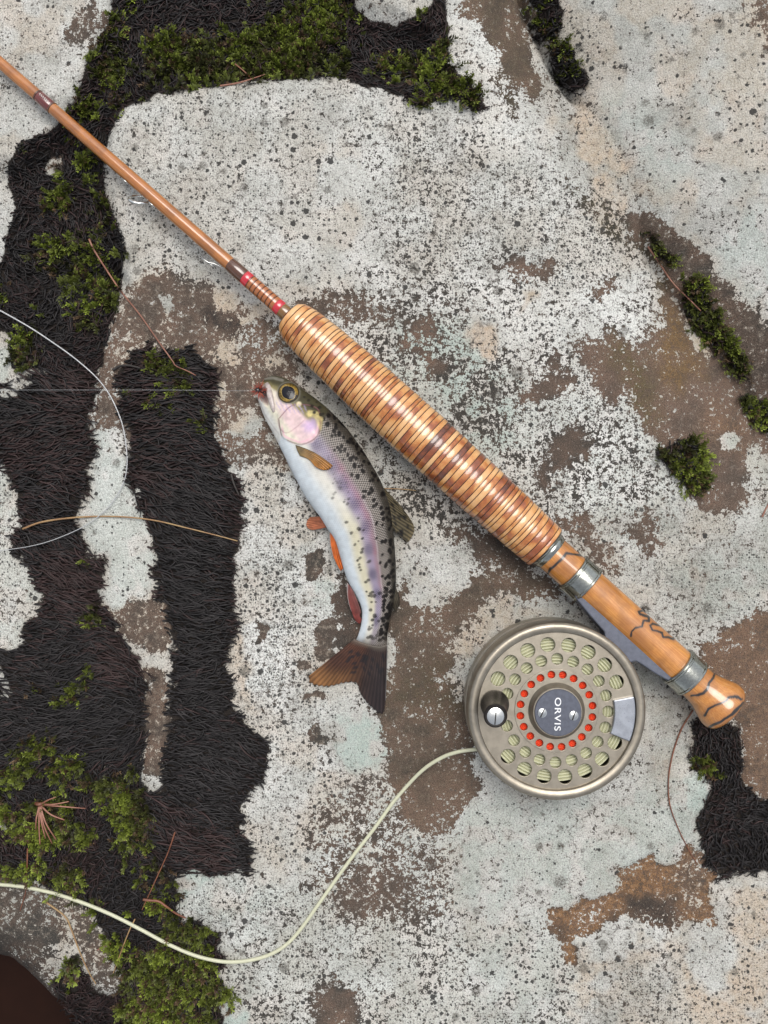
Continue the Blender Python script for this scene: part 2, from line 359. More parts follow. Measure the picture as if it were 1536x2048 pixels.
paint([(440, 1990), (480, 2010), (520, 2080), (480, 2100), (430, 2010)], 12, mint=1.0, cover=0.97, bright=0.3, spec=0.1)
paint([(640, 1970), (700, 1975), (710, 2040), (650, 2070), (630, 2010)], 30, cover=0.1, brown=0.8)
paint([(950, 1640), (1000, 1590), (1120, 1610), (1300, 1580), (1420, 1570), (1405, 1700), (1330, 1710), (1240, 1770), (1110, 1820), (960, 1830), (880, 1780), (900, 1700)], 36, cover=0.97, bright=0.3, mint=0.45, warm=0.1, spec=0.3, dots=0.06, plaque=0.35)
paint([(1360, 1560), (1425, 1570), (1420, 1650), (1380, 1640)], 24, mint=0.9)
paint([(960, 1860), (1100, 1870), (1110, 2000), (980, 2010)], 50, dots=0.75, spec=0.3, cover=0.95, mint=0.4)
paint([(860, 1960), (960, 1990), (950, 2120), (850, 2120)], 50, dots=0.6, cover=0.95)
paint([(780, 1780), (860, 1790), (900, 1840), (860, 1900), (790, 1860)], 40, dots=0.5)
lower_right = [(1165, 1905), (1200, 1875), (1240, 1835), (1290, 1840), (1340, 1855), (1400, 1845), (1440, 1860), (1500, 1770), (1536, 1750), (1680, 1750), (1680, 2250), (1150, 2250), (1140, 1960)]
paint(lower_right, 18, cover=0.96, warm=0.9, bright=0.5, spec=0.45, dots=0.3, plaque=0.3, mint=0.1)
paint([(1230, 1920), (1350, 1910), (1380, 2040), (1200, 2060)], 60, bright=0.2, spec=0.7, warm=0.2, cover=0.85)
paint([(1390, 1930), (1480, 1920), (1490, 2030), (1410, 2030)], 40, dots=0.7, spec=0.3)
orange = [(1105, 1825), (1150, 1803), (1200, 1795), (1245, 1765), (1252, 1738), (1300, 1705), (1330, 1717), (1390, 1700), (1412, 1720), (1440, 1765), (1435, 1820), (1440, 1850), (1380, 1838), (1340, 1848), (1280, 1828), (1240, 1828),
          (1200, 1868), (1160, 1888), (1155, 1932), (1135, 1932), (1125, 1890), (1100, 1860)]
paint(orange, 12, 0.8, cover=0.16, orange=0.6, brown=0.6, warm=0.6, spec=0.2, dots=0.05)
paint([(1250, 1785), (1300, 1790), (1350, 1770), (1365, 1820), (1350, 1848), (1290, 1830), (1250, 1815)], 24, dark=0.75, orange=0.1)
paint([(1100, 1840), (1150, 1860), (1150, 1890), (1120, 1890)], 20, dark=0.5, orange=0.3)
paint([(1350, 1720), (1400, 1715), (1430, 1780), (1400, 1830), (1370, 1790)], 30, orange=0.2, cover=0.3, warm=0.7)
# upper left rock
paint([(-200, -200), (230, -200), (220, 50), (150, 200), (90, 275), (-200, 320)], 40, cover=0.95, warm=0.5, bright=0.5, spec=0.4, dots=0.08)
paint([(110, 30), (180, 5), (215, 20), (200, 60), (160, 90), (130, 75)], 20, cover=0.3, brown=0.5)
paint([(-60, 130), (5, 150), (22, 165), (15, 190), (-60, 200)], 14, dots=1.0, dark=0.2, spec=0.9)
paint([(-80, 190), (60, 200), (90, 240), (0, 260), (-80, 260)], 30, warm=0.9)
# left margin
paint([(-200, 650), (12, 660), (15, 740), (-200, 760)], 14, cover=0.95, mint=0.6)
paint([(-200, 880), (20, 930), (38, 1000), (30, 1100), (60, 1140), (85, 1170), (75, 1230), (40, 1300), (-200, 1320)], 20, cover=0.88, mint=0.4, bright=0.6, spec=0.5, dots=0.2)
paint([(195, 868), (215, 858), (238, 872), (255, 905), (262, 940), (285, 985), (290, 1060), (310, 1110), (300, 1150), (285, 1185), (262, 1210), (240, 1210), (232, 1180), (205, 1130), (182, 1090), (175, 1060), (190, 1000), (198, 930)], 12, 0.7, cover=0.97, mint=0.5, bright=0.75, spec=0.25, dots=0.14, warm=0.15)
paint([(232, 1215), (270, 1205), (300, 1180), (340, 1190), (350, 1240), (335, 1290), (290, 1300), (250, 1270)], 16, cover=0.15, brown=0.6, warm=0.8, spec=0.1)
paint([(292, 1340), (320, 1335), (345, 1370), (340, 1460), (330, 1530), (300, 1540), (288, 1450)], 16, cover=0.12, brown=0.7, warm=0.8, spec=0.1)
paint([(100, 330), (135, 325), (150, 350), (135, 385), (108, 385)], 14, cover=0.4, warm=0.5)
paint([(-300, 1730), (40, 1740), (110, 1790), (130, 1880), (60, 1900), (-300, 1880)], 24, cover=0.28, brown=0.3, warm=0.5, bright=0.05, spec=0.3)
paint([(110, 1800), (170, 1830), (230, 1900), (260, 1985), (200, 1960), (150, 1880)], 20, cover=0.3, brown=0.45, warm=0.6, bright=0.1)
paint([(-300, 1862), (30, 1872), (90, 1915), (150, 1985), (220, 2048), (150, 2300), (-300, 2300)], 50, cover=0.03, brown=0.4, dark=0.85)

# moss beds: polygon, share of green shoots
MOSS = [
 ('top', 'mossy mat of green shoots and black stems in the crevice above the pale slab',
  [(215, 45), (225, 0), (225, -140), (700, -140), (705, 20), (740, 45), (790, 60), (860, 10), (885, -60), (895, 60), (900, 130), (935, 155), (965, 195), (985, 222), (955, 228), (925, 200), (880, 205), (850, 220), (825, 215), (805, 195), (770, 182), (720, 172), (690, 158), (620, 156), (520, 163), (400, 175),
   (300, 195), (238, 225), (218, 262), (150, 262), (118, 240), (150, 195), (170, 130), (192, 90)], 0.5),
 ('upper_left', 'dark moss with green tufts beside the left edge of the pale slab under the rod',
  [(218, 262), (212, 330), (217, 400), (245, 470), (242, 540), (234, 620), (216, 690), (213, 735), (120, 740), (20, 735), (15, 660), (-140, 640), (-140, 540), (5, 520), (12, 470), (30, 420), (8, 370), (10, 325), (40, 282), (90, 270), (118, 240), (150, 262)], 0.4),
 ('left', 'black stringy moss carpet under the silver leader line',
  [(213, 735), (200, 800), (190, 850), (192, 930), (184, 990), (172, 1050), (176, 1090), (200, 1140), (228, 1200), (238, 1260), (290, 1330), (290, 1400), (290, 1540), (120, 1540), (-140, 1540), (-140, 1320), (35, 1305), (75, 1235), (85, 1170), (60, 1140), (30, 1100), (38, 1000), (20, 930), (-140, 880), (-140, 760), (15, 745), (120, 740)], 0.13),
 ('streak', 'black combed moss streak between the white lichen tongue and the speckled strip',
  [(262, 720), (300, 690), (380, 705), (420, 745), (420, 800), (428, 870), (455, 925), (470, 990), (486, 1050), (470, 1150), (482, 1220), (458, 1275), (452, 1330), (448, 1390), (480, 1440), (520, 1470), (546, 1500), (520, 1560), (495, 1590), (495, 1640), (503, 1710), (490, 1752), (450, 1757), (420, 1745), (345, 1755), (320, 1720),
   (305, 1620), (330, 1530), (346, 1400), (340, 1335), (350, 1250), (312, 1180), (308, 1090), (288, 1000), (270, 920), (255, 850), (252, 780)], 0.03),
 ('bottom', 'bright green moss bank at the lower edge of the boulder under the pale line',
  [(-140, 1540), (120, 1540), (290, 1540), (305, 1620), (320, 1720), (350, 1790), (385, 1840), (430, 1872), (448, 1920), (455, 1985), (482, 2005), (440, 2000), (462, 2060), (470, 2180), (60, 2180), (140, 2040), (110, 1960), (150, 1900), (200, 1970), (262, 1990), (235, 1890), (170, 1822), (115, 1795), (40, 1735), (-140, 1720)], 0.62),
 ('lower_right', 'black mossy clump with green fringe below the wooden butt cap',
  [(1372, 1450), (1395, 1425), (1440, 1440), (1480, 1450), (1478, 1550), (1536, 1600), (1660, 1620), (1660, 1740), (1536, 1735), (1495, 1745), (1455, 1775), (1415, 1740), (1402, 1650), (1412, 1585), (1385, 1550), (1366, 1500)], 0.07),
 ('crevice_top', 'dark green moss tuft at the top of the narrow crevice', [(1038, -60), (1110, -60), (1112, 20), (1122, 88), (1090, 86), (1066, 50)], 0.55),
 ('crevice_upper', 'spiky dark moss tuft where the narrow crevice closes', [(1106, 98), (1148, 84), (1186, 150), (1162, 186), (1128, 150)], 0.4),
 ('crevice_middle', 'long green moss tuft in the crevice beside a fallen pine needle', [(1352, 575), (1382, 578), (1432, 640), (1462, 690), (1440, 710), (1400, 672), (1366, 630)], 0.85),
 ('flank', 'round green moss tuft on the bare brown stone flank', [(1310, 882), (1345, 866), (1392, 890), (1420, 950), (1390, 986), (1360, 962), (1330, 920)], 0.6),
 ('crevice_low', 'small green moss tuft at the lower end of the crevice', [(1470, 800), (1525, 795), (1580, 840), (1580, 870), (1500, 838)], 0.85),
 ('crevice_speck', 'tiny green moss tuft high on the brown crevice wall', [(1290, 485), (1332, 518), (1318, 535), (1296, 520)], 0.8),
 ('crevice_thread', 'thin sparse moss tuft between two larger crevice tufts', [(1452, 700), (1490, 705), (1502, 760), (1475, 750)], 0.6),
]
moss_mask = {}
ALLM = np.zeros(GX.shape)
for name, lab, pts, g in MOSS:
    m = rmask(pts, 14 if name in ('top', 'upper_left') else 24, 0.3 if name in ('top', 'upper_left') else 0.85); moss_mask[name] = m; ALLM = np.maximum(ALLM, m)
holes = [disc(118, 358, 22, 24), [(10, 740), (60, 760), (-40, 800)], disc(30, 1150, 40), disc(12, 1360, 16, 20), disc(8, 1635, 10, 14)]
for hpt in holes:
    m = rmask(hpt, 14); ALLM = np.minimum(ALLM, 1 - m)
    for k in moss_mask: moss_mask[k] = np.minimum(moss_mask[k], 1 - m)
CH['soil'] = ALLM
# green share across the mats: patches seen green in the photograph
GREEN = np.zeros(GX.shape)
for name, lab, pts, g in MOSS: GREEN = np.where(moss_mask[name] > 0.3, g, GREEN)
for pts, v in ([(300, 90), (560, 60), (640, 110), (620, 150), (420, 170), (300, 190)], 0.95), ([(560, 0), (640, 0), (660, 90), (560, 90)], 0.75), ([(250, 20), (420, -20), (520, 40), (420, 80), (280, 90)], 0.2), ([(700, 60), (880, 40), (890, 110), (720, 130)], 0.08), \
        ([(840, 120), (920, 100), (925, 180), (800, 180)], 0.9), ([(20, 300), (120, 290), (110, 400), (20, 400)], 0.3), ([(110, 400), (235, 380), (240, 640), (170, 660), (120, 560)], 0.6), ([(0, 420), (90, 420), (90, 640), (0, 640)], 0.3), \
        ([(50, 1330), (200, 1320), (200, 1430), (60, 1450)], 0.5), ([(0, 1460), (120, 1450), (120, 1600), (0, 1620)], 0.6), ([(170, 1130), (210, 1130), (240, 1260), (180, 1260)], 0.5), ([(280, 690), (420, 720), (425, 860), (270, 870)], 0.42), \
        ([(120, 1550), (300, 1650), (300, 1720), (140, 1640)], 0.12), ([(0, 1960), (230, 1930), (230, 2100), (0, 2100)], 0.25), ([(220, 1560), (300, 1560), (310, 1720), (230, 1700)], 0.75), ([(1380, 1530), (1430, 1540), (1420, 1600), (1390, 1580)], 0.6):
    m = rmask(pts, 50); GREEN = GREEN * (1 - m) + v * m

def samp(A, px, py):
    fx = np.clip((px - gx[0]) / STEP, 0, len(gx) - 1.001); fy = np.clip((py - gy[0]) / STEP, 0, len(gy) - 1.001)
    i = fy.astype(int); j = fx.astype(int); u = fx - j; v = fy - i
    return (A[i, j] * (1 - u) + A[i, j + 1] * u) * (1 - v) + (A[i + 1, j] * (1 - u) + A[i + 1, j + 1] * u) * v

# ------------------------------------------------------------------ the rock's relief (metres), over plan pixels
CREV = [(980, -900), (1040, -100), (1062, 0), (1112, 100), (1162, 182), (1226, 248), (1270, 340), (1300, 480), (1360, 575), (1430, 660), (1490, 745), (1560, 850), (1700, 1020), (2400, 1700)]
from_top = [(230, -200), (225, 40), (150, 200), (100, 285), (20, 330), (-200, 330), (-200, 560), (240, 560), (212, 380), (206, 300), (216, 232), (300, 188), (400, 166), (520, 155), (620, 148), (700, 150), (770, 165), (840, 160), (850, 60), (700, 10), (700, -200)]
CRV = rmask(from_top, 40, 0.35)
LFT = rmask([(-600, 500), (232, 520), (226, 640), (196, 800), (185, 900), (170, 1060), (196, 1140), (226, 1210), (285, 1330), (285, 1560), (330, 1740), (440, 1880), (460, 2300), (-600, 2300)], 60, 0.6)
def relief(px, py):
    px = np.asarray(px, float); py = np.asarray(py, float)
    h = 1.0 * fbm(px, py, 420, 51, 2) + 0.32 * fbm(px, py, 90, 61, 3) + 0.16 * fbm(px, py, 22, 71, 3)
    h -= 8.5 * samp(CRV, px, py) + 4.0 * samp(LFT, px, py)
    d = line_d(px, py, CREV, True)
    soft = sstep(150, 230, py) * sstep(520, 400, py)                 # the crevice closes to a shallow valley here
    D = 15 - 7 * soft
    near = np.exp(-(np.minimum(d, 0) / (85.0 + 90 * soft)) ** 2)
    h = np.where(d < 0, h - D * near, h - D + 34 * (1 - np.exp(-np.maximum(d, 0) / (170.0 + 60 * soft))))
    h -= 5 * np.exp(-(d / 9.0) ** 2) * sstep(900, 100, py) * (1 - 0.9 * soft)
    # boulder rounds off to the lower left, and far outside the frame on every side
    e = ((py - 1825) * 0.80 - (px - 0) * 0.60) + 40 * fbm(px, py, 120, 541, 3)
    h -= 15 * (np.maximum(e, 0) / 100) ** 1.75
    far = np.maximum(np.maximum(np.abs(px - 768) - 1050, np.abs(py - 1024) - 1300), 0)
    h -= 30 * (far / 1000) ** 1.5
    h -= 1.3 * samp(ORM, px, py) + 3.0 * samp(LRM, px, py)
    h += 0.10 * samp(CH['cover'], px, py)
    return np.maximum(h, -190) * 0.001
ORM = rmask(orange, 8, 0.8)
LRM = rmask(MOSS[5][2], 40, 0.5)
def project(px, py, z):
    s = HC / np.maximum(HC - z, 0.05)
    return 768 + (px - 768) * s, 1024 + (py - 1024) * s
def ground(px, py, it=5):
    """height of the rock that is seen at photo pixel px, py"""
    px = np.asarray(px, float); py = np.asarray(py, float); z = np.zeros(px.shape)
    for _ in range(it):
        s = (HC - z) / HC
        z = relief(768 + (px - 768) * s, 1024 + (py - 1024) * s)
    return z
def gz(px, py): return float(ground(np.array([px]), np.array([py]))[0])

def rock_material():
    t = NT('lichened_sandstone'); v = t.coords()
    a1, a2, a3, a4 = t.attr('m1'), t.attr('m2'), t.attr('m3'), t.attr('m4')
    s1, s2, s3, s4 = t.sep(a1.outputs['Color']), t.sep(a2.outputs['Color']), t.sep(a3.outputs['Color']), t.sep(a4.outputs['Color'])
    cover, brown, spec, dots = s1[0], s1[1], s1[2], a1.outputs['Alpha']
    mint, warm, orng, olive = s2[0], s2[1], s2[2], a2.outputs['Alpha']
    dark, bright, plaque, soil = s3[0], s3[1], s3[2], a3.outputs['Alpha']
    n_big, n_mid, n_tint, n_var = s4[0], s4[1], s4[2], a4.outputs['Alpha']          # broad mottling, 0..1 each
    def nz(scale, det, rough, k, dist=0.0):
        return t.math('MULTIPLY_ADD', t.math('SUBTRACT', t.noise(v, scale, det, rough, dist, '2D'), 0.5), k, 0.5)
    n_c = nz(0.36, 4, 0.70, 2.6); n_f = nz(1.25, 3, 0.65, 2.4); n_g = nz(2.9, 1, 0.6, 2.0)
    wn = t.n('ShaderNodeTexNoise', noise_dimensions='2D'); t.l(v, wn.inputs['Vector']); wn.inputs['Scale'].default_value = 0.9; wn.inputs['Detail'].default_value = 2
    wc = t.n('ShaderNodeVectorMath', operation='SUBTRACT'); t.l(wn.outputs['Color'], wc.inputs[0]); wc.inputs[1].default_value = (0.5, 0.5, 0.5)
    def cells(scale, seed, warp):
        o = t.n('ShaderNodeTexVoronoi', voronoi_dimensions='2D', feature='F1')
        off = t.n('ShaderNodeVectorMath', operation='MULTIPLY_ADD')
        t.l(wc.outputs[0], off.inputs[0]); off.inputs[1].default_value = (warp,) * 3; t.l(v, off.inputs[2])
        of2 = t.n('ShaderNodeVectorMath', operation='ADD'); t.l(off.outputs[0], of2.inputs[0]); of2.inputs[1].default_value = (seed * 13.7, seed * 7.1, 0)
        t.l(of2.outputs[0], o.inputs['Vector']); o.inputs['Scale'].default_value = scale
        return o.outputs['Distance'], t.sep(o.outputs['Color'])
    def dotlayer(scale, seed, dens, rmin, rmax, warp=1.0, soft=0.08):
        d, c = cells(scale, seed, warp)
        on = t.math('LESS_THAN', c[0], dens)
        r = t.math('MULTIPLY_ADD', t.math('MULTIPLY', c[1], c[1]), rmax - rmin, rmin)
        return t.math('MULTIPLY', on, t.ss(t.math('SUBTRACT', d, r), -soft, soft, 1.0, 0.0))
    # how far the pale crust reaches
    cv = t.math('MULTIPLY_ADD', t.math('SUBTRACT', n_c, 0.5), 0.85, cover)
    cv = t.math('MULTIPLY_ADD', t.math('SUBTRACT', n_f, 0.5), 0.48, cv)
    cv = t.math('MULTIPLY_ADD', t.math('SUBTRACT', n_mid, 0.5), 0.45, cv)
    dC, cC = cells(0.55, 5, 1.6)
    cv = t.math('MULTIPLY_ADD', t.math('SUBTRACT', 0.40, dC), 0.42, cv)
    pale = t.ss(cv, 0.44, 0.54)
    # pale crust
    pc = t.mix(t.math('MULTIPLY_ADD', t.math('SUBTRACT', n_var, 0.5), 0.7, bright, clamp=True), (0.33, 0.32, 0.285), (0.70, 0.695, 0.665))
    pc = t.mix(t.math('MULTIPLY', t.math('MULTIPLY', warm, t.ss(n_tint, 0.25, 0.7)), 0.85), pc, (0.50, 0.385, 0.275))
    pc = t.mix(t.math('MULTIPLY', t.math('MULTIPLY', mint, t.ss(n_mid, 0.2, 0.6)), 0.8), pc, (0.40, 0.485, 0.44))
    pc = t.mix(t.math('MULTIPLY', t.ss(cC[2], 0.0, 1.0), 0.22), pc, (0.66, 0.65, 0.61))
    pc = t.mix(1.0, pc, t.n_gray(t.ss(n_g, 0.05, 0.85, 0.74, 1.14)), 'MULTIPLY')
    pc = t.mix(1.0, pc, t.n_gray(t.ss(n_f, 0.0, 0.8, 0.80, 1.10)), 'MULTIPLY')
    # thin grey bloom where the crust is worn
    worn = t.math('MULTIPLY', t.ss(t.math('ADD', t.math('MULTIPLY', n_c, 0.55), t.math('MULTIPLY', n_f, 0.45)), 0.54, 0.36), t.math('MULTIPLY', spec, 0.75))
    pc = t.mix(worn, pc, (0.15, 0.14, 0.12))
    # bare stone
    st = t.mix(t.math('MULTIPLY_ADD', t.math('SUBTRACT', n_mid, 0.5), 0.8, brown, clamp=True), (0.052, 0.048, 0.042), (0.160, 0.108, 0.080))
    st = t.mix(t.math('MULTIPLY', warm, t.ss(n_c, 0.45, 0.95, 0.0, 0.75)), st, (0.31, 0.26, 0.205))
    st = t.mix(t.math('MULTIPLY', olive, t.ss(n_c, 0.1, 0.8, 0.2, 0.9)), st, (0.105, 0.083, 0.028))
    st = t.mix(t.math('MULTIPLY', orng, t.ss(n_c, 0.1, 0.8, 0.2, 1.0)), st, (0.36, 0.175, 0.06))
    st = t.mix(t.math('MULTIPLY', dark, t.ss(n_c, 0.05, 0.75, 0.3, 1.0)), st, (0.020, 0.018, 0.018))
    st = t.mix(t.ss(n_f, 0.68, 1.1, 0.0, 0.40), st, (0.30, 0.25, 0.205))
    st = t.mix(t.ss(n_f, 0.42, -0.05, 0.0, 0.7), st, (0.035, 0.030, 0.027))
    st = t.mix(1.0, st, t.n_gray(t.ss(n_g, 0.0, 1.0, 0.55, 1.4)), 'MULTIPLY')
    # prothallus line: dark rim where crust meets stone
    rim = t.math('MULTIPLY', t.ss(cv, 0.38, 0.46), t.ss(cv, 0.60, 0.50))
    col = t.mix(pale, st, pc)
    col = t.mix(t.math('MULTIPLY', rim, 0.4), col, (0.085, 0.073, 0.06))
    # rosettes and black fruiting dots on the crust
    plq = t.math('MULTIPLY', dotlayer(0.10, 2, t.math('MULTIPLY', plaque, 0.9), 0.08, 0.30, 3.0, 0.06), t.ss(n_f, 0.2, 0.6))
    col = t.mix(t.math('MULTIPLY', t.math('MULTIPLY', plq, pale), 0.8), col, (0.105, 0.098, 0.082))
    fine = dotlayer(0.85, 1, t.math('MULTIPLY', t.math('MULTIPLY', spec, spec), 1.1), 0.14, 0.46, 0.7)
    medd = dotlayer(0.40, 3, t.math('MULTIPLY', dots, 0.95), 0.13, 0.40, 1.0)
    bigd = dotlayer(0.17, 4, t.math('MULTIPLY', dots, 0.5), 0.05, 0.26, 1.6, 0.03)
    medd = t.math('MULTIPLY', medd, t.ss(n_tint, 0.22, 0.5))
    fine = t.math('MULTIPLY', fine, t.ss(n_mid, 0.15, 0.55))
    blk = t.math('MAXIMUM', t.math('MULTIPLY', fine, 0.9), t.math('MULTIPLY', t.math('MAXIMUM', medd, bigd), 0.93))
    blk = t.math('MULTIPLY', blk, t.math('MULTIPLY_ADD', pale, 0.85, 0.15))
    col = t.mix(blk, col, (0.030, 0.029, 0.028))
    # hairline cracks
    cr = t.n('ShaderNodeTexVoronoi', voronoi_dimensions='2D', feature='DISTANCE_TO_EDGE'); cw = t.n('ShaderNodeVectorMath', operation='MULTIPLY_ADD')
    cn = t.n('ShaderNodeTexNoise', noise_dimensions='2D'); t.l(v, cn.inputs['Vector']); cn.inputs['Scale'].default_value = 0.09; cn.inputs['Detail'].default_value = 4
    t.l(cn.outputs['Color'], cw.inputs[0]); cw.inputs[1].default_value = (26, 26, 0); t.l(v, cw.inputs[2]); t.l(cw.outputs[0], cr.inputs['Vector']); cr.inputs['Scale'].default_value = 0.017
    crk = t.math('MULTIPLY', t.ss(cr.outputs['Distance'], 0.0, 0.009, 1.0, 0.0), t.ss(n_big, 0.36, 0.6))
    col = t.mix(t.math('MULTIPLY', crk, 0.65), col, (0.08, 0.07, 0.06))
    # peat under the moss
    sm = t.ss(t.math('MULTIPLY_ADD', t.math('SUBTRACT', n_f, 0.5), 0.35, soil), 0.40, 0.62)
    col = t.mix(sm, col, t.mix(n_f, (0.012, 0.010, 0.009), (0.035, 0.027, 0.022)))
    hgt = t.math('ADD', t.math('MULTIPLY', n_c, 0.40), t.math('MULTIPLY', n_f, 0.38)); hgt = t.math('MULTIPLY_ADD', n_g, 0.22, hgt)
    rough = t.ss(n_f, 0.1, 0.9, 0.72, 0.95)
    return t.set(Base_Color=col, Roughness=rough, Specular_IOR_Level=0.25, Normal=t.bump(hgt, 0.0006, 0.9))
def _ng(self, x):
    o = self.n('ShaderNodeCombineColor')
    for i in range(3): self.l(x, o.inputs[i])
    return o.outputs[0]
NT.n_gray = _ng
M_ROCK = rock_material()

def axis(lo, hi, step, ext):
    a = list(np.arange(lo, hi + 0.1, step)); g = step
    for _ in range(30):
        g *= 1.18; a.append(a[-1] + g); a.insert(0, a[0] - g)
        if a[-1] > hi + ext: break
    return np.array(a)
ax_ = axis(-190, 1726, 3.7, 2600); ay_ = axis(-210, 2258, 3.7, 2600)
PX, PY = np.meshgrid(ax_, ay_); nxv, nyv = PX.shape[1], PX.shape[0]
PZ = relief(PX, PY)
QX, QY = project(PX, PY, PZ)
VV = np.stack([(PX - 768) * K, (1024 - PY) * K, PZ], -1).reshape(-1, 3)
ii = np.arange(nxv * nyv).reshape(nyv, nxv)
FF = np.stack([ii[1:, :-1], ii[1:, 1:], ii[:-1, 1:], ii[:-1, :-1]], -1).reshape(-1, 4)
side = line_d(PX, PY, CREV, True) > 0
fs = side[:-1, :-1].reshape(-1)
CAT = {n: np.stack([samp(CH[c], QX, QY) for c in chs], -1).reshape(-1, 4) for n, chs in
       (('m1', ('cover', 'brown', 'spec', 'dots')), ('m2', ('mint', 'warm', 'orange', 'olive')), ('m3', ('dark', 'bright', 'plaque', 'soil')))}
CAT['m4'] = np.clip(np.stack([0.5 + 0.75 * fbm(QX, QY, 200, 501, 3), 0.5 + 0.85 * fbm(QX, QY, 34, 511, 4), 0.5 + 0.85 * fbm(QX, QY, 75, 521, 4), 0.5 + 0.8 * fbm(QX, QY, 55, 531, 5, 0.6)], -1), 0, 1).reshape(-1, 4)
for nm, sel in (('boulder', ~fs), ('boulder', fs)):
    F = FF[sel]; used = np.unique(F); remap = np.zeros(nxv * nyv, np.int32); remap[used] = np.arange(len(used))
    me = mesh_np(nm, VV[used], remap[F])
    for n, c in CAT.items(): color_attr(me, n, c[used])
    o = obj(nm, me, M_ROCK)
    tag(o, kind='structure', label='lichen crusted grey boulder that carries the rod and the trout' if sel is not fs else 'smooth pale boulder rising beyond the mossy crevice', cat='boulder')
# dark stream beneath the lower left corner
tw = NT('stream_water'); wv = tw.coords()
tw.set(Base_Color=tw.mix(tw.noise(wv, 0.03, 3), (0.008, 0.004, 0.003), (0.026, 0.011, 0.007)), Roughness=0.12, Specular_IOR_Level=0.1, Normal=tw.bump(tw.noise(wv, 0.06, 2), 0.001, 0.4))
wz = -0.050
tag(obj('stream_water', mesh_np('stream_water', [(-6, -6, wz), (6, -6, wz), (6, 6, wz), (-6, 6, wz)], np.array([[0, 1, 2, 3]])), tw.m), kind='structure', label='dark brown stream water below the boulder', cat='water')

# ------------------------------------------------------------------ moss
tm = NT('moss'); ta = tm.attr('col')
tm.set(Base_Color=ta.outputs['Color'], Roughness=0.55, Specular_IOR_Level=0.35, Subsurface_Weight=0.0)
M_MOSS = tm.m
RG = np.random.default_rng(3)
def strands(px, py, ang, L, wid, lift, brownness):
    """n curved thin stems (3-sided tubes)"""
    n = len(px); S = 6
    t = np.linspace(0, 1, S + 1)[None, :]
    curv = RG.normal(0, 0.6, (n, 1)); wav = RG.normal(0, 0.28, (n, 1)); ph = RG.random((n, 1)) * 6.3
    th = ang[:, None] + curv * (t - 0.3) + wav * np.sin(t * 7 + ph)
    dl = L[:, None] / S
    X = px[:, None] + np.cumsum(np.cos(th), 1) * dl - np.cos(th[:, :1]) * dl; Y = py[:, None] + np.cumsum(np.sin(th), 1) * dl - np.sin(th[:, :1]) * dl
    g = ground(X, Y, 3)
    Z = g + lift[:, None] * (0.25 + np.sin(np.pi * np.clip(t * 0.95 + 0.02, 0, 1)) ** 0.8 * (0.7 + 0.5 * RG.random((n, 1))))
    s = (HC - Z) / HC
    WXx = (X - 768) * K * s; WYy = (1024 - Y) * K * s
    C = np.stack([WXx, WYy, Z], -1)
    T = np.gradient(C, axis=1); T /= np.linalg.norm(T, axis=-1, keepdims=True) + 1e-12
    sidev = np.stack([-T[..., 1], T[..., 0], np.zeros_like(T[..., 0])], -1); sidev /= np.linalg.norm(sidev, axis=-1, keepdims=True) + 1e-9
    upv = np.cross(T, sidev)
    r = (wid[:, None] * 0.5 * K * (1.0 - 0.65 * t ** 2))[..., None]
    V = np.stack([C + upv * r, C - upv * r * 0.5 + sidev * r * 0.9, C - upv * r * 0.5 - sidev * r * 0.9], 2)   # n,S+1,3,3
    b = (np.arange(n) * (S + 1) * 3)[:, None, None]
    i = np.arange(S)[None, :, None] * 3; j = np.arange(3)[None, None, :]; k = (j + 1) % 3
    F = np.stack([b + i + j, b + i + k, b + i + 3 + k, b + i + 3 + j], -1).reshape(-1, 4)
    base = np.where((brownness[:, None] > RG.random((n, 1))), np.array([[0.034, 0.020, 0.019]]), np.array([[0.019, 0.0165, 0.017]]))
    base = base * RG.uniform(0.45, 1.6, (n, 1))
    Ccol = np.repeat(base[:, None, :], (S + 1) * 3, 1).reshape(-1, 3)
    return V.reshape(-1, 3), F, Ccol
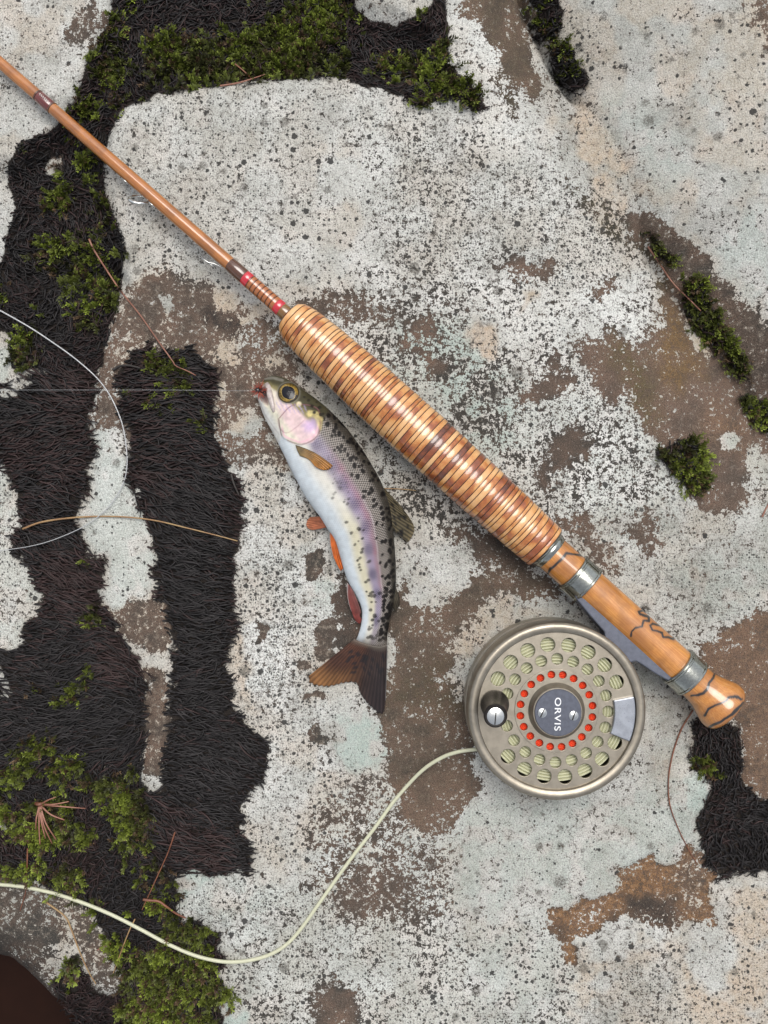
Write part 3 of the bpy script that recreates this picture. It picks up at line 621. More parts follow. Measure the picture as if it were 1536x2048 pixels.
def shoots(px, py, ang, L, rise, tint):
    """n leafy shoots: a stem with small pointed leaves on both sides and above"""
    n = len(px); NL = 15
    g = ground(px, py, 3) + 0.0004
    s = (HC - g) / HC
    O = np.stack([(px - 768) * K * s, (1024 - py) * K * s, g], -1)
    D = np.stack([np.cos(ang) * np.cos(rise), -np.sin(ang) * np.cos(rise), np.sin(rise)], -1)
    Sd = np.stack([np.sin(ang), np.cos(ang), np.zeros(n)], -1); U = np.cross(Sd, D); U = np.where(U[:, 2:] < 0, -U, U)
    Lm = (L * K)[:, None]
    Vs = []; Fs = []; Cs = []
    bend = RG.normal(0, 0.25, (n, 1))
    for q in range(NL):
        f = (q + 0.5) / NL
        roll = q * 2.4 + RG.random(n) * 0.8
        a = O + D * Lm * f + Sd * Lm * bend * f * f + np.array([0, 0, -0.10]) * Lm * f * f
        rad = Sd * np.cos(roll)[:, None] + U * np.abs(np.sin(roll))[:, None]
        ll = (0.0027 * (1.0 - 0.45 * f) * RG.uniform(0.7, 1.35, n))[:, None]
        dirv = rad * 0.72 + D * (0.65 + 0.5 * f); dirv /= np.linalg.norm(dirv, axis=1, keepdims=True)
        wv_ = np.cross(dirv, U + 0.3 * Sd); wv_ /= np.linalg.norm(wv_, axis=1, keepdims=True) + 1e-9
        w = ll * 0.21
        tip = a + dirv * ll - np.array([0, 0, 0.15]) * ll
        mid = a + dirv * ll * 0.45
        Vs.append(np.stack([a, mid + wv_ * w, tip, mid - wv_ * w], 1))
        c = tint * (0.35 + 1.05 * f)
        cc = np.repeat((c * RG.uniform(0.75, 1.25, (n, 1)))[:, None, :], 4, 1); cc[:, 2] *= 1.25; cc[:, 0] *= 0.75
        Cs.append(cc)
    V = np.stack(Vs, 1).reshape(-1, 3); C = np.stack(Cs, 1).reshape(-1, 3)
    F = np.arange(n * NL * 4).reshape(-1, 4)
    return V, F, C
def scatter(mask, n):
    p = mask.ravel(); idx = RG.choice(len(p), n, p=p / p.sum())
    return GX.ravel()[idx] + RG.uniform(-2, 2, n), GY.ravel()[idx] + RG.uniform(-2, 2, n)
GN = 0.5 + 0.5 * fbm(GX, GY, 45, 81, 3)
# outside the picture the mats thin out to save faces
INV = np.clip(1.1 - np.maximum(np.maximum(-GX - 60, GX - 1600), np.maximum(-GY - 60, GY - 2110)) / 60, 0.12, 1)
NEED = {'streak': 0.8}
for name, lab, pts, g in MOSS:
    m = np.where(moss_mask[name] + 0.35 * (GN - 0.5) > 0.36, np.minimum(moss_mask[name] * 1.3, 1), 0) * INV
    area = m.sum() * STEP * STEP
    gsh = np.clip((GREEN - 0.5) * 1.15 + GN * 1.0, 0, 1); gsh = sstep(0.42, 0.74, gsh)
    mg = m * gsh; md = m * (1 - 0.45 * gsh)
    nd = int(md.sum() * STEP * STEP / (40 if name in ('streak', 'left') else 34)) + 6; ng = int(mg.sum() * STEP * STEP / 40) + 10
    px, py = scatter(md, nd)
    base_ang = {'streak': 0.12, 'left': 0.05, 'lower_right': 2.0, 'crevice_upper': 0.6}.get(name, 0.0)
    spread = {'streak': 0.30, 'left': 0.5, 'top': 1.6, 'upper_left': 1.2, 'bottom': 1.2}.get(name, 1.6)
    ang = base_ang + fbm(px, py, 150, 91, 2) * spread * 1.8 + RG.normal(0, 0.28 if spread < 0.6 else 0.7, nd)
    sc = 1.0 if area > 20000 else 0.7
    L = RG.uniform(26, 64, nd) * sc * (1 if name in ('streak', 'left') else 0.62)
    wid = RG.uniform(2.8, 5.8, nd) * (1 if name in ('streak', 'left') else 0.75)
    br = np.clip(0.25 + 1.1 * fbm(px, py, 130, 95, 2), 0.05, 0.9)
    if name == 'top': br = np.clip(br + 0.3, 0, 1)
    for sg in (-0.6, 0.6):
        L = L * np.where(samp(ALLM, px + np.cos(ang) * L * sg, py + np.sin(ang) * L * sg) < 0.5, 0.42, 1.0)
    px = px - np.cos(ang) * L * 0.45; py = py - np.sin(ang) * L * 0.45
    V1, F1, C1 = strands(px, py, ang, L, wid, RG.uniform(0.0004, 0.0022, nd) * (1.0 if sc == 1 else 1.5), br)
    px, py = scatter(mg, ng)
    ga = RG.uniform(0, 6.283, ng)
    if sc < 1: ga = 0.5 + RG.normal(0, 1.1, ng)
    elif name == 'bottom': ga = 2.2 + RG.normal(0, 1.2, ng)
    cl = np.clip(0.5 + 0.9 * fbm(px, py, 36, 99, 2), 0, 1)[:, None]
    tint = np.array([[0.040, 0.042, 0.012]]) * (1 - cl) + np.array([[0.165, 0.205, 0.028]]) * cl
    dry = RG.random((ng, 1)) < 0.16
    tint = np.where(dry, np.array([[0.085, 0.055, 0.030]]), tint) * RG.uniform(0.6, 1.25, (ng, 1))
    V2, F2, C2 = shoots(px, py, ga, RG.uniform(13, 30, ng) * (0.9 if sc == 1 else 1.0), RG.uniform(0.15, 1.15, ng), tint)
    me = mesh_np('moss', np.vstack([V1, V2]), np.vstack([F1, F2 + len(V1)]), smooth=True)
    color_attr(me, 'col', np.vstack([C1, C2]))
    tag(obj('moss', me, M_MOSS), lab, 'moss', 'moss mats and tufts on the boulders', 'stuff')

# ================================================================== fly rod
def unit(a, b): return (b - a).normalized()
ROD0, ROD1 = P3(-170, -24, 0.0045), P3(576, 630, 0.0138)
GR0, GR1 = ROD1, P3(1092, 1096, 0.0152)
SE0, SE1 = GR1, P3(1455, 1421, 0.0160)
rod = thing('fly_rod', 'honey bamboo fly rod with striped bark grip and marbled wood reel seat', 'fishing rod', (GR0.x, GR0.y, 0))
RO = rod.location
PXK = K * 0.968        # metres per pixel at the rod's height

def wood_material(name, c0, c1, stretch_dir=None, coat=1.0, ink=False):
    t = NT(name)
    ang = math.atan2(-(GR1 - GR0).y, (GR1 - GR0).x)
    v = t.coords(rot=(0, 0, ang)); mp = t.n('ShaderNodeMapping'); t.l(v, mp.inputs[0]); mp.inputs['Scale'].default_value = (0.05, 1.0, 1.0)
    g = t.noise(mp.outputs[0], 2.2, 5, 0.65); b = t.noise(v, 0.12, 3)
    col = t.mix(t.ss(g, 0.32, 0.68), c0, c1)
    col = t.mix(t.ss(b, 0.42, 0.66, 0.0, 0.5), col, tuple(x * 0.55 for x in c0))
    if ink:
        a = t.attr('ink'); s = t.sep(a.outputs['Color'])
        col = t.mix(s[1], col, (0.30, 0.11, 0.03)); col = t.mix(s[0], col, (0.008, 0.006, 0.005))
    t.set(Base_Color=col, Roughness=0.45, Coat_Weight=coat, Coat_IOR=1.7, Coat_Roughness=0.04, Normal=t.bump(g, 0.00004, 0.5))
    return t.m
M_CANE = wood_material('varnished_cane', (0.34, 0.105, 0.014), (0.46, 0.17, 0.028))
def wrap_mat(name, col, rough=0.25):
    t = NT(name); ang = math.atan2(-(GR1 - GR0).y, (GR1 - GR0).x); v = t.coords(rot=(0, 0, ang)); w = t.n('ShaderNodeTexWave', wave_type='BANDS', bands_direction='X'); t.l(v, w.inputs[0]); w.inputs['Scale'].default_value = 0.9
    t.set(Base_Color=t.mix(w.outputs[1], tuple(x * 0.75 for x in col), col), Roughness=rough, Coat_Weight=1.0, Coat_IOR=1.7, Coat_Roughness=0.04, Normal=t.bump(w.outputs[1], 0.00003, 0.4)); return t.m
M_DKWRAP, M_RED, M_AMBER, M_MAROON = wrap_mat('brown_thread', (0.10, 0.032, 0.010)), wrap_mat('scarlet_thread', (0.62, 0.012, 0.03)), wrap_mat('amber_thread', (0.42, 0.13, 0.03)), wrap_mat('maroon_thread', (0.14, 0.018, 0.014))
M_OLIVEW = wrap_mat('olive_varnish', (0.22, 0.10, 0.015))
M_NICKEL = plain('nickel_silver', (0.40, 0.41, 0.375), 0.15, 1.0, 0.1, 0.8)
M_STEEL = plain('bright_steel_wire', (0.75, 0.76, 0.74), 0.16, 1.0, 0.05)
def hexprof(rnd=0.48):
    out = []
    for i in range(6):
        a = math.radians(60 * i); c = Vector((math.cos(a), math.sin(a)))
        p = Vector((math.cos(a - math.radians(60)), math.sin(a - math.radians(60)))); q = Vector((math.cos(a + math.radians(60)), math.sin(a + math.radians(60))))
        A = c.lerp(p, rnd); B = c.lerp(q, rnd)
        for f in (0, 0.25, 0.5, 0.75, 1):
            m = A.lerp(B, f); m = m.lerp(c, 0.42 * (1 - abs(2 * f - 1) ** 2)); out.append((m.x, m.y))
    return out
HEX = hexprof()
rdir = unit(ROD0, ROD1); rlen = (ROD1 - ROD0).length
def rod_at(dpx): return ROD1 - rdir * (dpx * PXK)                 # dpx pixels up the rod from the grip
def rod_r(dpx): return (17.2 - 4.2 * dpx / 900.0) * PXK
def sleeve(name, d0, d1, mat, extra=0.6, parent=None, taper=1.5):
    V, F = tube([rod_at(d0), rod_at(d0 + taper), rod_at(d1 - taper), rod_at(d1)], [rod_r(d0) + 0.1 * PXK, rod_r(d0) + extra * PXK, rod_r(d1) + extra * PXK, rod_r(d1) + 0.1 * PXK], prof=HEX)
    return MB().add(V, F).build(name, mat, parent or rod, RO, autosmooth=35)
L_rod = rlen / PXK
V, F = tube([rod_at(d) for d in np.linspace(-4, L_rod, 40)], [rod_r(d) for d in np.linspace(-4, L_rod, 40)], prof=HEX)
MB().add(V, F).build('cane_blank', M_CANE, rod, RO, autosmooth=35)
sleeve('varnished_collar', -2, 17, M_OLIVEW, 0.7)
sleeve('thread_wrap', 17, 31, M_RED, 1.2)['label'] = 'scarlet thread wrap next to the grip'
for k in range(7):
    a = 31 + k * 10.2
    sleeve('thread_wrap', a, a + 8.2, M_AMBER, 0.9, taper=0.8); sleeve('thread_band', a + 8.2, a + 10.2, M_DKWRAP, 1.1, taper=0.4)
sleeve('thread_wrap', 102.4, 117, M_RED, 1.2)['label'] = 'scarlet thread wrap by the hook keeper'
sleeve('thread_wrap', 117, 157, M_DKWRAP, 1.0)['label'] = 'dark brown wrap that holds the hook keeper'
d_m = (rod_at(0) - P3(89, 203, 0.0078)).length / PXK
sleeve('thread_band', d_m - 23, d_m - 19, M_DKWRAP, 1.2, taper=0.6)
w = sleeve('thread_wrap', d_m - 19, d_m + 16, M_MAROON, 0.9); w['label'] = 'maroon wrap with inked white script'
sleeve('thread_band', d_m + 16, d_m + 20, M_DKWRAP, 1.2, taper=0.6)
# inked script on the upper facet of the maroon wrap
M_INK = plain('white_ink', (0.8, 0.75, 0.7), 0.4)
sidev = Vector((rdir.y, -rdir.x, 0)).normalized()
mb = MB(); pts = []
for k in range(46):
    f = k / 45; base = rod_at(d_m + 12 - 24 * f)
    amp = math.sin(f * 34) * (2.6 if k % 9 < 4 else 1.5)
    q = -sidev * ((3.6 + amp) * PXK)
    r = rod_r(d_m) + 1.0 * PXK
    off = abs(3.6 + amp) * PXK
    pts.append(base + q + Vector((0, 0, r - off * 0.57 + 0.00003)))
V, F = tube(pts, 0.00009, 5); MB().add(V, F).build('script', M_INK, w, RO)
# hook keeper
kp = [P3(x, y, z) for x, y, z in ((400, 512, .0105), (409, 520, .0108), (417, 525, .0109), (427, 527, .0108), (436, 531, .0108), (447, 536, .0112), (456, 540, .0118))]
mb = MB(); V, F = tube(kp, 0.00030, 7); mb.add(V, F)
kp = [P3(x, y, z) for x, y, z in ((415, 523, .0107), (421, 529, .0101), (425, 531, .0100), (430, 529, .0103), (438, 531, .0106))]
V, F = tube(kp, 0.00024, 7); mb.add(V, F); mb.build('hook_keeper', M_STEEL, rod, RO)
# stripping guide: ring on two feet, turned to the under side
gc = P3(279, 399, 0.0075); mb = MB(); ring = []
e1 = (rdir * 0.75 + Vector((0.5, 0.2, 0))).normalized(); e2 = Vector((-0.35, -0.45, 0.55)).normalized()
for k in range(33):
    a = 2 * math.pi * k / 32; ring.append(gc + e1 * (0.0044 * math.cos(a)) + e2 * (0.0040 * math.sin(a)))
V, F = tube(ring, 0.0007, 8, cap=False); mb.add(V, F)
g1 = mb.build('stripping_guide', M_STEEL, rod, RO)
mid = (rod_at(0) - P3(283, 375, 0.0101)).length / PXK
for s in (-1, 1):
    q = rod_at(mid + s * 34)
    V, F = tube([gc + e1 * (-s * 0.0043), gc.lerp(q, 0.55), q - sidev * (-rod_r(mid) * 0.9), q + rdir * (-s * 0.003) + sidev * rod_r(mid) * 0.9], 0.0003, 6)
    MB().add(V, F).build('guide_foot', M_STEEL, g1, RO)

# grip of stacked bark rings
gdir = unit(GR0, GR1); GL = (GR1 - GR0).length
gt = np.array([0, .012, .03, .07, .14, .3, .5, .75, .93, 1.0]); grr = np.array([30, 37, 42, 46.5, 50, 54.5, 56.5, 54.5, 51, 48.5]) * PXK
def grad(t): return float(np.interp(t, gt, grr))
M_CORE = plain('dark_glue', (0.05, 0.018, 0.008), 0.35, coat=0.8)
ts = np.linspace(0.002, 0.998, 60)
V, F = lathe(GR0, gdir, [(t * GL, grad(t) - 1.1 * PXK) for t in ts], 48)
grip = MB().add(V, F).build('grip', M_CORE, rod, RO)
t_ = NT('bark_rings'); oi = t_.n('ShaderNodeObjectInfo'); v = t_.coords(); tone = t_.sep(oi.outputs['Color'])[0]
shift = t_.n('ShaderNodeVectorMath', operation='MULTIPLY_ADD'); cmb = t_.n('ShaderNodeCombineXYZ')
for i in range(3): t_.l(oi.outputs['Random'], cmb.inputs[i])
t_.l(cmb.outputs[0], shift.inputs[0]); shift.inputs[1].default_value = (190, 170, 150); t_.l(v, shift.inputs[2])
n1 = t_.noise(shift.outputs[0], 0.085, 2, 0.5); n2 = t_.noise(shift.outputs[0], 1.4, 4, 0.65)
x = t_.math('MULTIPLY_ADD', t_.math('SUBTRACT', n1, 0.5), 2.0, tone); x = t_.math('MULTIPLY_ADD', t_.math('SUBTRACT', n2, 0.5), 0.35, x)
rc = t_.ramp(x, [(0.0, (0.74, 0.43, 0.19)), (0.30, (0.64, 0.31, 0.10)), (0.46, (0.48, 0.17, 0.04)), (0.64, (0.30, 0.075, 0.018)), (0.86, (0.15, 0.038, 0.012)), (1.0, (0.09, 0.02, 0.008))])
t_.set(Base_Color=rc, Roughness=0.35, Coat_Weight=1.0, Coat_IOR=1.6, Coat_Roughness=0.1, Normal=t_.bump(n2, 0.00006, 0.5)); M_BARK = t_.m
rr = random.Random(5); pos = 0.004
peaks = [(.19, .03, .30), (.27, .03, .45), (.36, .02, .35), (.41, .015, .25), (.56, .018, .55), (.63, .02, .60), (.70, .02, .5), (.78, .03, .45), (.86, .03, .35), (.93, .012, .3), (.985, .02, .55)]
while pos < 0.993:
    wd_ = rr.choice([7.5, 9, 10, 11, 12.5, 13.5]) * PXK / GL; e = min(pos + wd_, 0.997); gap = 1.5 * PXK / GL
    a, b = (pos + gap * 0.5) * GL, (e - gap * 0.5) * GL; ra, rb = grad(pos), grad(e); bv = 0.6 * PXK; jit = rr.uniform(-0.35, 0.35) * PXK
    ra += jit; rb += jit
    V, F = lathe(GR0, gdir, [(a, ra - 2.6 * PXK), (a, ra - bv), (a + bv * 0.6, ra - bv * 0.25), (a + bv * 1.5, ra), (b - bv * 1.5, rb), (b - bv * 0.6, rb - bv * 0.25), (b, rb - bv), (b, rb - 2.6 * PXK)], 44, close=True)
    o = MB().add(V, F).build('grip_ring', M_BARK, grip, RO)
    mt = (pos + e) / 2; tn = 0.13 + rr.choice([0, 0, 0.02, 0.16, 0.25]) + sum(h * math.exp(-((mt - c) / s_) ** 2) for c, s_, h in peaks) * rr.uniform(0.4, 1.1)
    o.color = (min(tn, 0.95), 0, 0, 1); pos = e

# reel seat
sdir_ = unit(SE0, SE1); SL = (SE1 - SE0).length; SPX = SL / PXK
def seat_pt(s): return SE0 + sdir_ * (s * PXK)
def turned(name, prof, mat, parent=rod, n=64):
    V, F = lathe(SE0, sdir_, [(s * PXK, r * PXK) for s, r in prof], n)
    return MB().add(V, F).build(name, mat, parent, RO, autosmooth=40)
ang_lines = [[(165, 340), (190, 300), (240, 260), (290, 205), (340, 215), (400, 218)],
  [(690, 720), (690, 690), (720, 665), (760, 660), (770, 625), (800, 625), (795, 600), (770, 590), (740, 582), (735, 565), (760, 560), (790, 575), (830, 590), (870, 620), (900, 650), (935, 690), (960, 720), (950, 735), (920, 725), (890, 725), (880, 700), (850, 690), (820, 680), (805, 650), (820, 640), (850, 650), (890, 660), (930, 690)],
  [(1060, 1090), (1100, 1085), (1140, 1070), (1160, 1045), (1170, 1010), (1200, 980), (1210, 950), (1190, 925), (1170, 900)],
  [(1145, 1210), (1165, 1170), (1200, 1150), (1280, 1120), (1290, 1100), (1330, 1095), (1375, 1110)],
  [(1170, 1285), (1240, 1250), (1310, 1205), (1370, 1150), (1385, 1130)]]
INKL = [[(1040 + a / 3.097, 1040 + b / 3.097) for a, b in L] for L in ang_lines]
M_SPALT = wood_material('spalted_maple', (0.48, 0.165, 0.020), (0.64, 0.28, 0.055), ink=True)
def ink_attr(o):
    me = o.data; n = len(me.vertices); co = np.zeros(n * 3); me.vertices.foreach_get('co', co); co = co.reshape(-1, 3) + np.array(RO)
    s = HC / (HC - co[:, 2]); px = 768 + co[:, 0] / K * s; py = 1024 - co[:, 1] / K * s
    ax0 = np.array(SE0); dv = np.array(sdir_); rel = co - ax0; rad = rel - (rel @ dv)[:, None] * dv
    wx = px + 1.6 * fbm(px, py, 14, 201, 2); wy = py + 1.6 * fbm(px, py, 14, 205, 2)
    d = np.full(n, 1e9)
    for L in INKL: d = np.minimum(d, line_d(wx, wy, L))
    top = rad[:, 2] > -0.002
    wline = 2.0 + 1.0 * fbm(px, py, 30, 207, 2)
    k = np.where(top, sstep(wline + 1.0, wline - 0.4, d), 0); halo = np.where(top, sstep(11, 2, d), 0) * 0.55
    stain = sstep(0.1, 0.6, fbm(px, py, 60, 209, 3)) * 0.4
    color_attr(me, 'ink', np.stack([k, np.maximum(halo, stain), np.zeros(n)], -1))
sw = [(s, 36.5) for s in np.linspace(12, 398, 240)]
ink_attr(turned('reel_seat', sw, M_SPALT, n=110))
cap = [(392, 36), (397, 36.5), (405, 36.8), (416, 37.8), (428, 40), (440, 44), (452, 48.5), (462, 51.8), (470, 53), (477, 52.5), (482, 50), (486, 45), (489, 36), (490.5, 22), (491, 0.3)]
cp = spline(cap, 120)
ink_attr(turned('butt_cap', [(a, b) for a, b in cp], M_SPALT, n=110))
turned('winding_check', [(-3, 30), (-3, 41), (1, 42.5), (4, 41), (5, 39.5), (8, 40.5), (11, 39.5), (14, 38.6), (16, 37.5), (16, 34)], M_NICKEL)
def band(c):
    w2 = 21
    p = [(c - w2, 34), (c - w2, 41), (c - w2 + 1.5, 42.8), (c - w2 + 3.5, 42.8), (c - w2 + 5, 41.2), (c - w2 + 6.5, 42.6), (c - w2 + 8.5, 42.6), (c - w2 + 10, 41.2), (c - w2 + 13, 41.5), (c + w2 - 6, 41.5), (c + w2 - 4.5, 43), (c + w2 - 1.5, 43), (c + w2, 41.5), (c + w2, 34)]
    return turned('reel_band', p, M_NICKEL)
band(91); band(371)

# ================================================================== fly reel
RZ = 0.028
RC = P3(1114.6, 1423.5, RZ); RC.z = 0
R = 178.5 * K * (HC - RZ) / HC
reel = thing('fly_reel', 'round bronze fly reel with perforated spool clamped to the wooden seat', 'fishing reel', (RC.x, RC.y, 0.0))
def anodised(name, col, rough):
    t = NT(name); v = t.coords(); 
    gr = t.n('ShaderNodeTexGradient', gradient_type='RADIAL'); n = t.noise(v, 0.25, 3); f = t.noise(v, 3.0, 3, 0.6)
    c = t.mix(t.ss(n, 0.35, 0.65), tuple(x * 0.9 for x in col), tuple(x * 1.08 for x in col))
    t.set(Base_Color=c, Metallic=0.85, Roughness=t.ss(f, 0.3, 0.7, rough - 0.05, rough + 0.08), Specular_IOR_Level=0.5, Normal=t.bump(f, 0.00001, 0.4)); return t.m
M_BRONZE = anodised('bronze_anodised', (0.325, 0.29, 0.235), 0.36)
M_BLUEG = plain('blue_grey_anodised', (0.088, 0.096, 0.125), 0.45, 0.25)
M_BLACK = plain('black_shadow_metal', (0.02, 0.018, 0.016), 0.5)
M_HORN = plain('black_horn', (0.014, 0.011, 0.010), 0.42, spec=0.25)
def rl(name, prof, mat, parent=reel, n=96, close=False, c=(0, 0), auto=35):
    V, F = lathe(Vector((c[0], c[1], 0)), Vector((0, 0, 1)), prof, n, up=Vector((1, 0, 0)), close=close)
    return MB().add(V, F).build(name, mat, parent, autosmooth=auto)
frame = rl('frame', [(0.0015, R * 0.55), (0.0018, R * 0.95), (0.0028, R * 0.99), (0.0040, R), (0.0122, R), (0.0130, R - 0.0009), (0.0130, R - 0.0030), (0.0040, R - 0.0034), (0.0036, R * 0.5)], M_BRONZE)
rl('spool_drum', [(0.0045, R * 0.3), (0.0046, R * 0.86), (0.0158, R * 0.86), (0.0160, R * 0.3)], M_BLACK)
rl('spool_rim', [(0.0150, R - 0.0022), (0.0152, R - 0.0010), (0.0162, R), (0.0263, R), (0.0272, R - 0.0003), (0.0279, R - 0.0012), (0.0280, R - 0.0020), (0.0279, R - 0.0034), (0.0274, R - 0.0042), (0.0268, R - 0.0044), (0.0264, R - 0.0046), (0.0150, R - 0.0046)], M_BRONZE, close=True, n=160)
def plate_with_holes(name, router, rinner, holes_, z, thick, mat, bev=0.00018):
    cu = bpy.data.curves.new(name, 'CURVE'); cu.dimensions = '2D'; cu.fill_mode = 'BOTH'; cu.extrude = thick / 2; cu.bevel_depth = bev; cu.bevel_resolution = 2
    def circ(cx, cy, r, n):
        s = cu.splines.new('POLY'); s.points.add(n - 1); s.use_cyclic_u = True
        for i in range(n):
            a = 2 * math.pi * i / n; s.points[i].co = (cx + r * math.cos(a), cy + r * math.sin(a), 0, 1)
    circ(0, 0, router, 128)
    if rinner: circ(0, 0, rinner, 72)
    for (x, y, r) in holes_: circ(x, y, r, 32)
    tmp = bpy.data.objects.new('tmp', cu); COL.objects.link(tmp)
    dg = bpy.context.evaluated_depsgraph_get(); me = bpy.data.meshes.new_from_object(tmp.evaluated_get(dg)); bpy.data.objects.remove(tmp); bpy.data.curves.remove(cu)
    me.name = name; me.materials.clear(); me.transform(Matrix.Translation((0, 0, z)))
    o = obj(name, me, mat, reel)
    return o
def ringpos(r, n, a0, hr, skip=()):
    return [(r * math.cos(math.radians(a0 - 360 / n * i)), r * math.sin(math.radians(a0 - 360 / n * i)), hr) for i in range(n) if i not in skip]
outer = ringpos(0.75 * R, 20, 97.4, 0.086 * R, skip=(5, 6, 14, 15))
inner = ringpos(0.583 * R, 20, 89.0, 0.0695 * R, skip=(15,))
plate_with_holes('spool_face', 0.884 * R, 0.474 * R, outer + inner, 0.0252, 0.0009, M_BRONZE)
plate_with_holes('hub_ring', 0.468 * R, 0.20 * R, ringpos(0.41 * R, 20, 98, 0.047 * R), 0.0254, 0.0010, M_BRONZE)
# line wound on the spool, and orange backing below it, seen through the ports
def winding(name, r0, r1, z, pitch, mat, zj):
    prof = []; r = r0; rn = random.Random(2)
    while r < r1:
        q = z + rn.uniform(-zj, zj)
        for f in (0, .15, .32, .5, .68, .85): prof.append((q - pitch * 0.8 + pitch * 0.8 * math.sin(math.pi * f), r + pitch * f))
        r += pitch
    prof.append((0.018, r)); prof = [(0.018, r0)] + prof
    return rl(name, prof, mat, n=120, auto=80)
M_LINE = plain('pale_fly_line', (0.55, 0.55, 0.37), 0.5, var=0.06)
M_BACKING = plain('orange_backing', (0.85, 0.075, 0.02), 0.55, var=0.15, scale=1.5)
winding('wound_line', 0.478 * R, 0.815 * R, 0.0234, 0.00136, M_LINE, 0.00025)
winding('wound_backing', 0.345 * R, 0.474 * R, 0.0242, 0.00075, M_BACKING, 0.0001)
hub = rl('hub_boss', [(0.0256, 0.325 * R), (0.0262, 0.318 * R), (0.0270, 0.30 * R), (0.0282, 0.285 * R), (0.0290, 0.280 * R), (0.0293, 0.272 * R), (0.0293, 0.2 * R)], M_BRONZE)
cap_ = rl('hub_cap', [(0.0285, 0.262 * R), (0.0300, 0.262 * R), (0.0303, 0.256 * R), (0.0303, 0.0002)], M_BLUEG, n=80)
M_WHITE = plain('white_engraving', (0.78, 0.79, 0.80), 0.4)
fc = bpy.data.curves.new('txt', 'FONT'); fc.body = 'ORVIS'; fc.align_x = 'CENTER'; fc.align_y = 'CENTER'; fc.size = 0.0043; fc.space_character = 1.12; fc.extrude = 0.00004; fc.offset = 0.00003
tmp = bpy.data.objects.new('tmp', fc); COL.objects.link(tmp); dg = bpy.context.evaluated_depsgraph_get(); me = bpy.data.meshes.new_from_object(tmp.evaluated_get(dg)); bpy.data.objects.remove(tmp)
xs = [v.co.x for v in me.vertices]; ysv = [v.co.y for v in me.vertices]
me.transform(Matrix.Translation((-0.0002, -0.0006, 0.03036)) @ Matrix.Rotation(math.radians(-91), 4, 'Z') @ Matrix.Diagonal((0.0146 / (max(xs) - min(xs)), 0.0028 / (max(ysv) - min(ysv)), 1, 1)) @ Matrix.Translation((-(max(xs) + min(xs)) / 2, -(max(ysv) + min(ysv)) / 2, 0)))
me.materials.clear(); obj('lettering', me, M_WHITE, cap_)
M_SLOT = plain('dark_slot', (0.012, 0.012, 0.012), 0.6)
def screw(cx, cy, z, r, ang, parent, mat=M_STEEL, sw=0.14):
    s = rl('screw', [(z - 0.0004, r), (z + 0.0003, r), (z + 0.0005, r * 0.86), (z + 0.0006, 0.00005)], mat, parent, 32, c=(cx, cy))
    c, sn = math.cos(ang), math.sin(ang); mb = MB(); hw = r * sw; hl = r * 0.95; q = z + 0.00063; b = z + 0.0002
    co = [(-hl, -hw), (hl, -hw), (hl, hw), (-hl, hw)]
    P = [(cx + a * c - d * sn, cy + a * sn + d * c) for a, d in co]
    mb.add([(x, y, b) for x, y in P] + [(x, y, q) for x, y in P], [(4, 5, 6, 7), (0, 1, 5, 4), (1, 2, 6, 5), (2, 3, 7, 6), (3, 0, 4, 7)])
    mb.build('slot', M_SLOT, s, smooth=False); return s
u = R / 655.0
screw(-117 * u, 0, 0.0303, 34 * u, 1.15, cap_); screw(112 * u, -20 * u, 0.0303, 35 * u, 1.25, cap_)
# counterweight
mb = MB(); n = 14; a0, a1 = math.radians(-22.5), math.radians(11); vv = []
for z in (0.0250, 0.0278):
    for rr_ in (0.645 * R, 0.879 * R):
        for i in range(n + 1):
            a = a0 + (a1 - a0) * i / n; vv.append((rr_ * math.cos(a), rr_ * math.sin(a), z))
N1 = n + 1; ff = []
for i in range(n):
    ff += [(2 * N1 + i, 3 * N1 + i, 3 * N1 + i + 1, 2 * N1 + i + 1), (i, i + 1, 2 * N1 + i + 1, 2 * N1 + i)[::-1], (N1 + i, N1 + i + 1, 3 * N1 + i + 1, 3 * N1 + i)]
ff += [(0, N1, 3 * N1, 2 * N1), (n, 2 * N1 + n, 3 * N1 + n, N1 + n)]
M_CWT = anodised('brushed_steel_weight', (0.36, 0.38, 0.42), 0.32)
mb.add(vv, ff).build('counterweight', M_CWT, reel, smooth=False, bevel=0.0004)
# handle knob, leaning a little as seen
def leaning(name, prof, c, lean, mat, parent, n=48):
    V = []; F = []; m = len(prof); z0 = prof[0][0]
    for (z, r) in prof:
        f = (z - 0.0262) / 0.021
        for j in range(n):
            t = 2 * math.pi * j / n; V.append((c[0] + lean[0] * f + r * math.cos(t), c[1] + lean[1] * f + r * math.sin(t), z))
    for i in range(m - 1):
        for j in range(n): k = (j + 1) % n; F.append((i * n + j, i * n + k, (i + 1) * n + k, (i + 1) * n + j))
    F.append(tuple((m - 1) * n + j for j in range(n)))
    return MB().add(V, F).build(name, mat, parent, autosmooth=35)
hc = (-455 * u, 50 * u); ln = (-0.0021, -0.0010)
hd = leaning('handle', [(0.0256, 0.0060), (0.0266, 0.0064), (0.0285, 0.0062), (0.032, 0.0054), (0.036, 0.00475), (0.040, 0.0046), (0.0435, 0.0049), (0.0455, 0.0051), (0.0465, 0.0050), (0.0470, 0.0044), (0.0468, 0.0030)], hc, ln, M_HORN, reel)
f_ = 1.0; screw(hc[0] + ln[0], hc[1] + ln[1], 0.0470, 0.00365, 1.48, hd, sw=0.07)
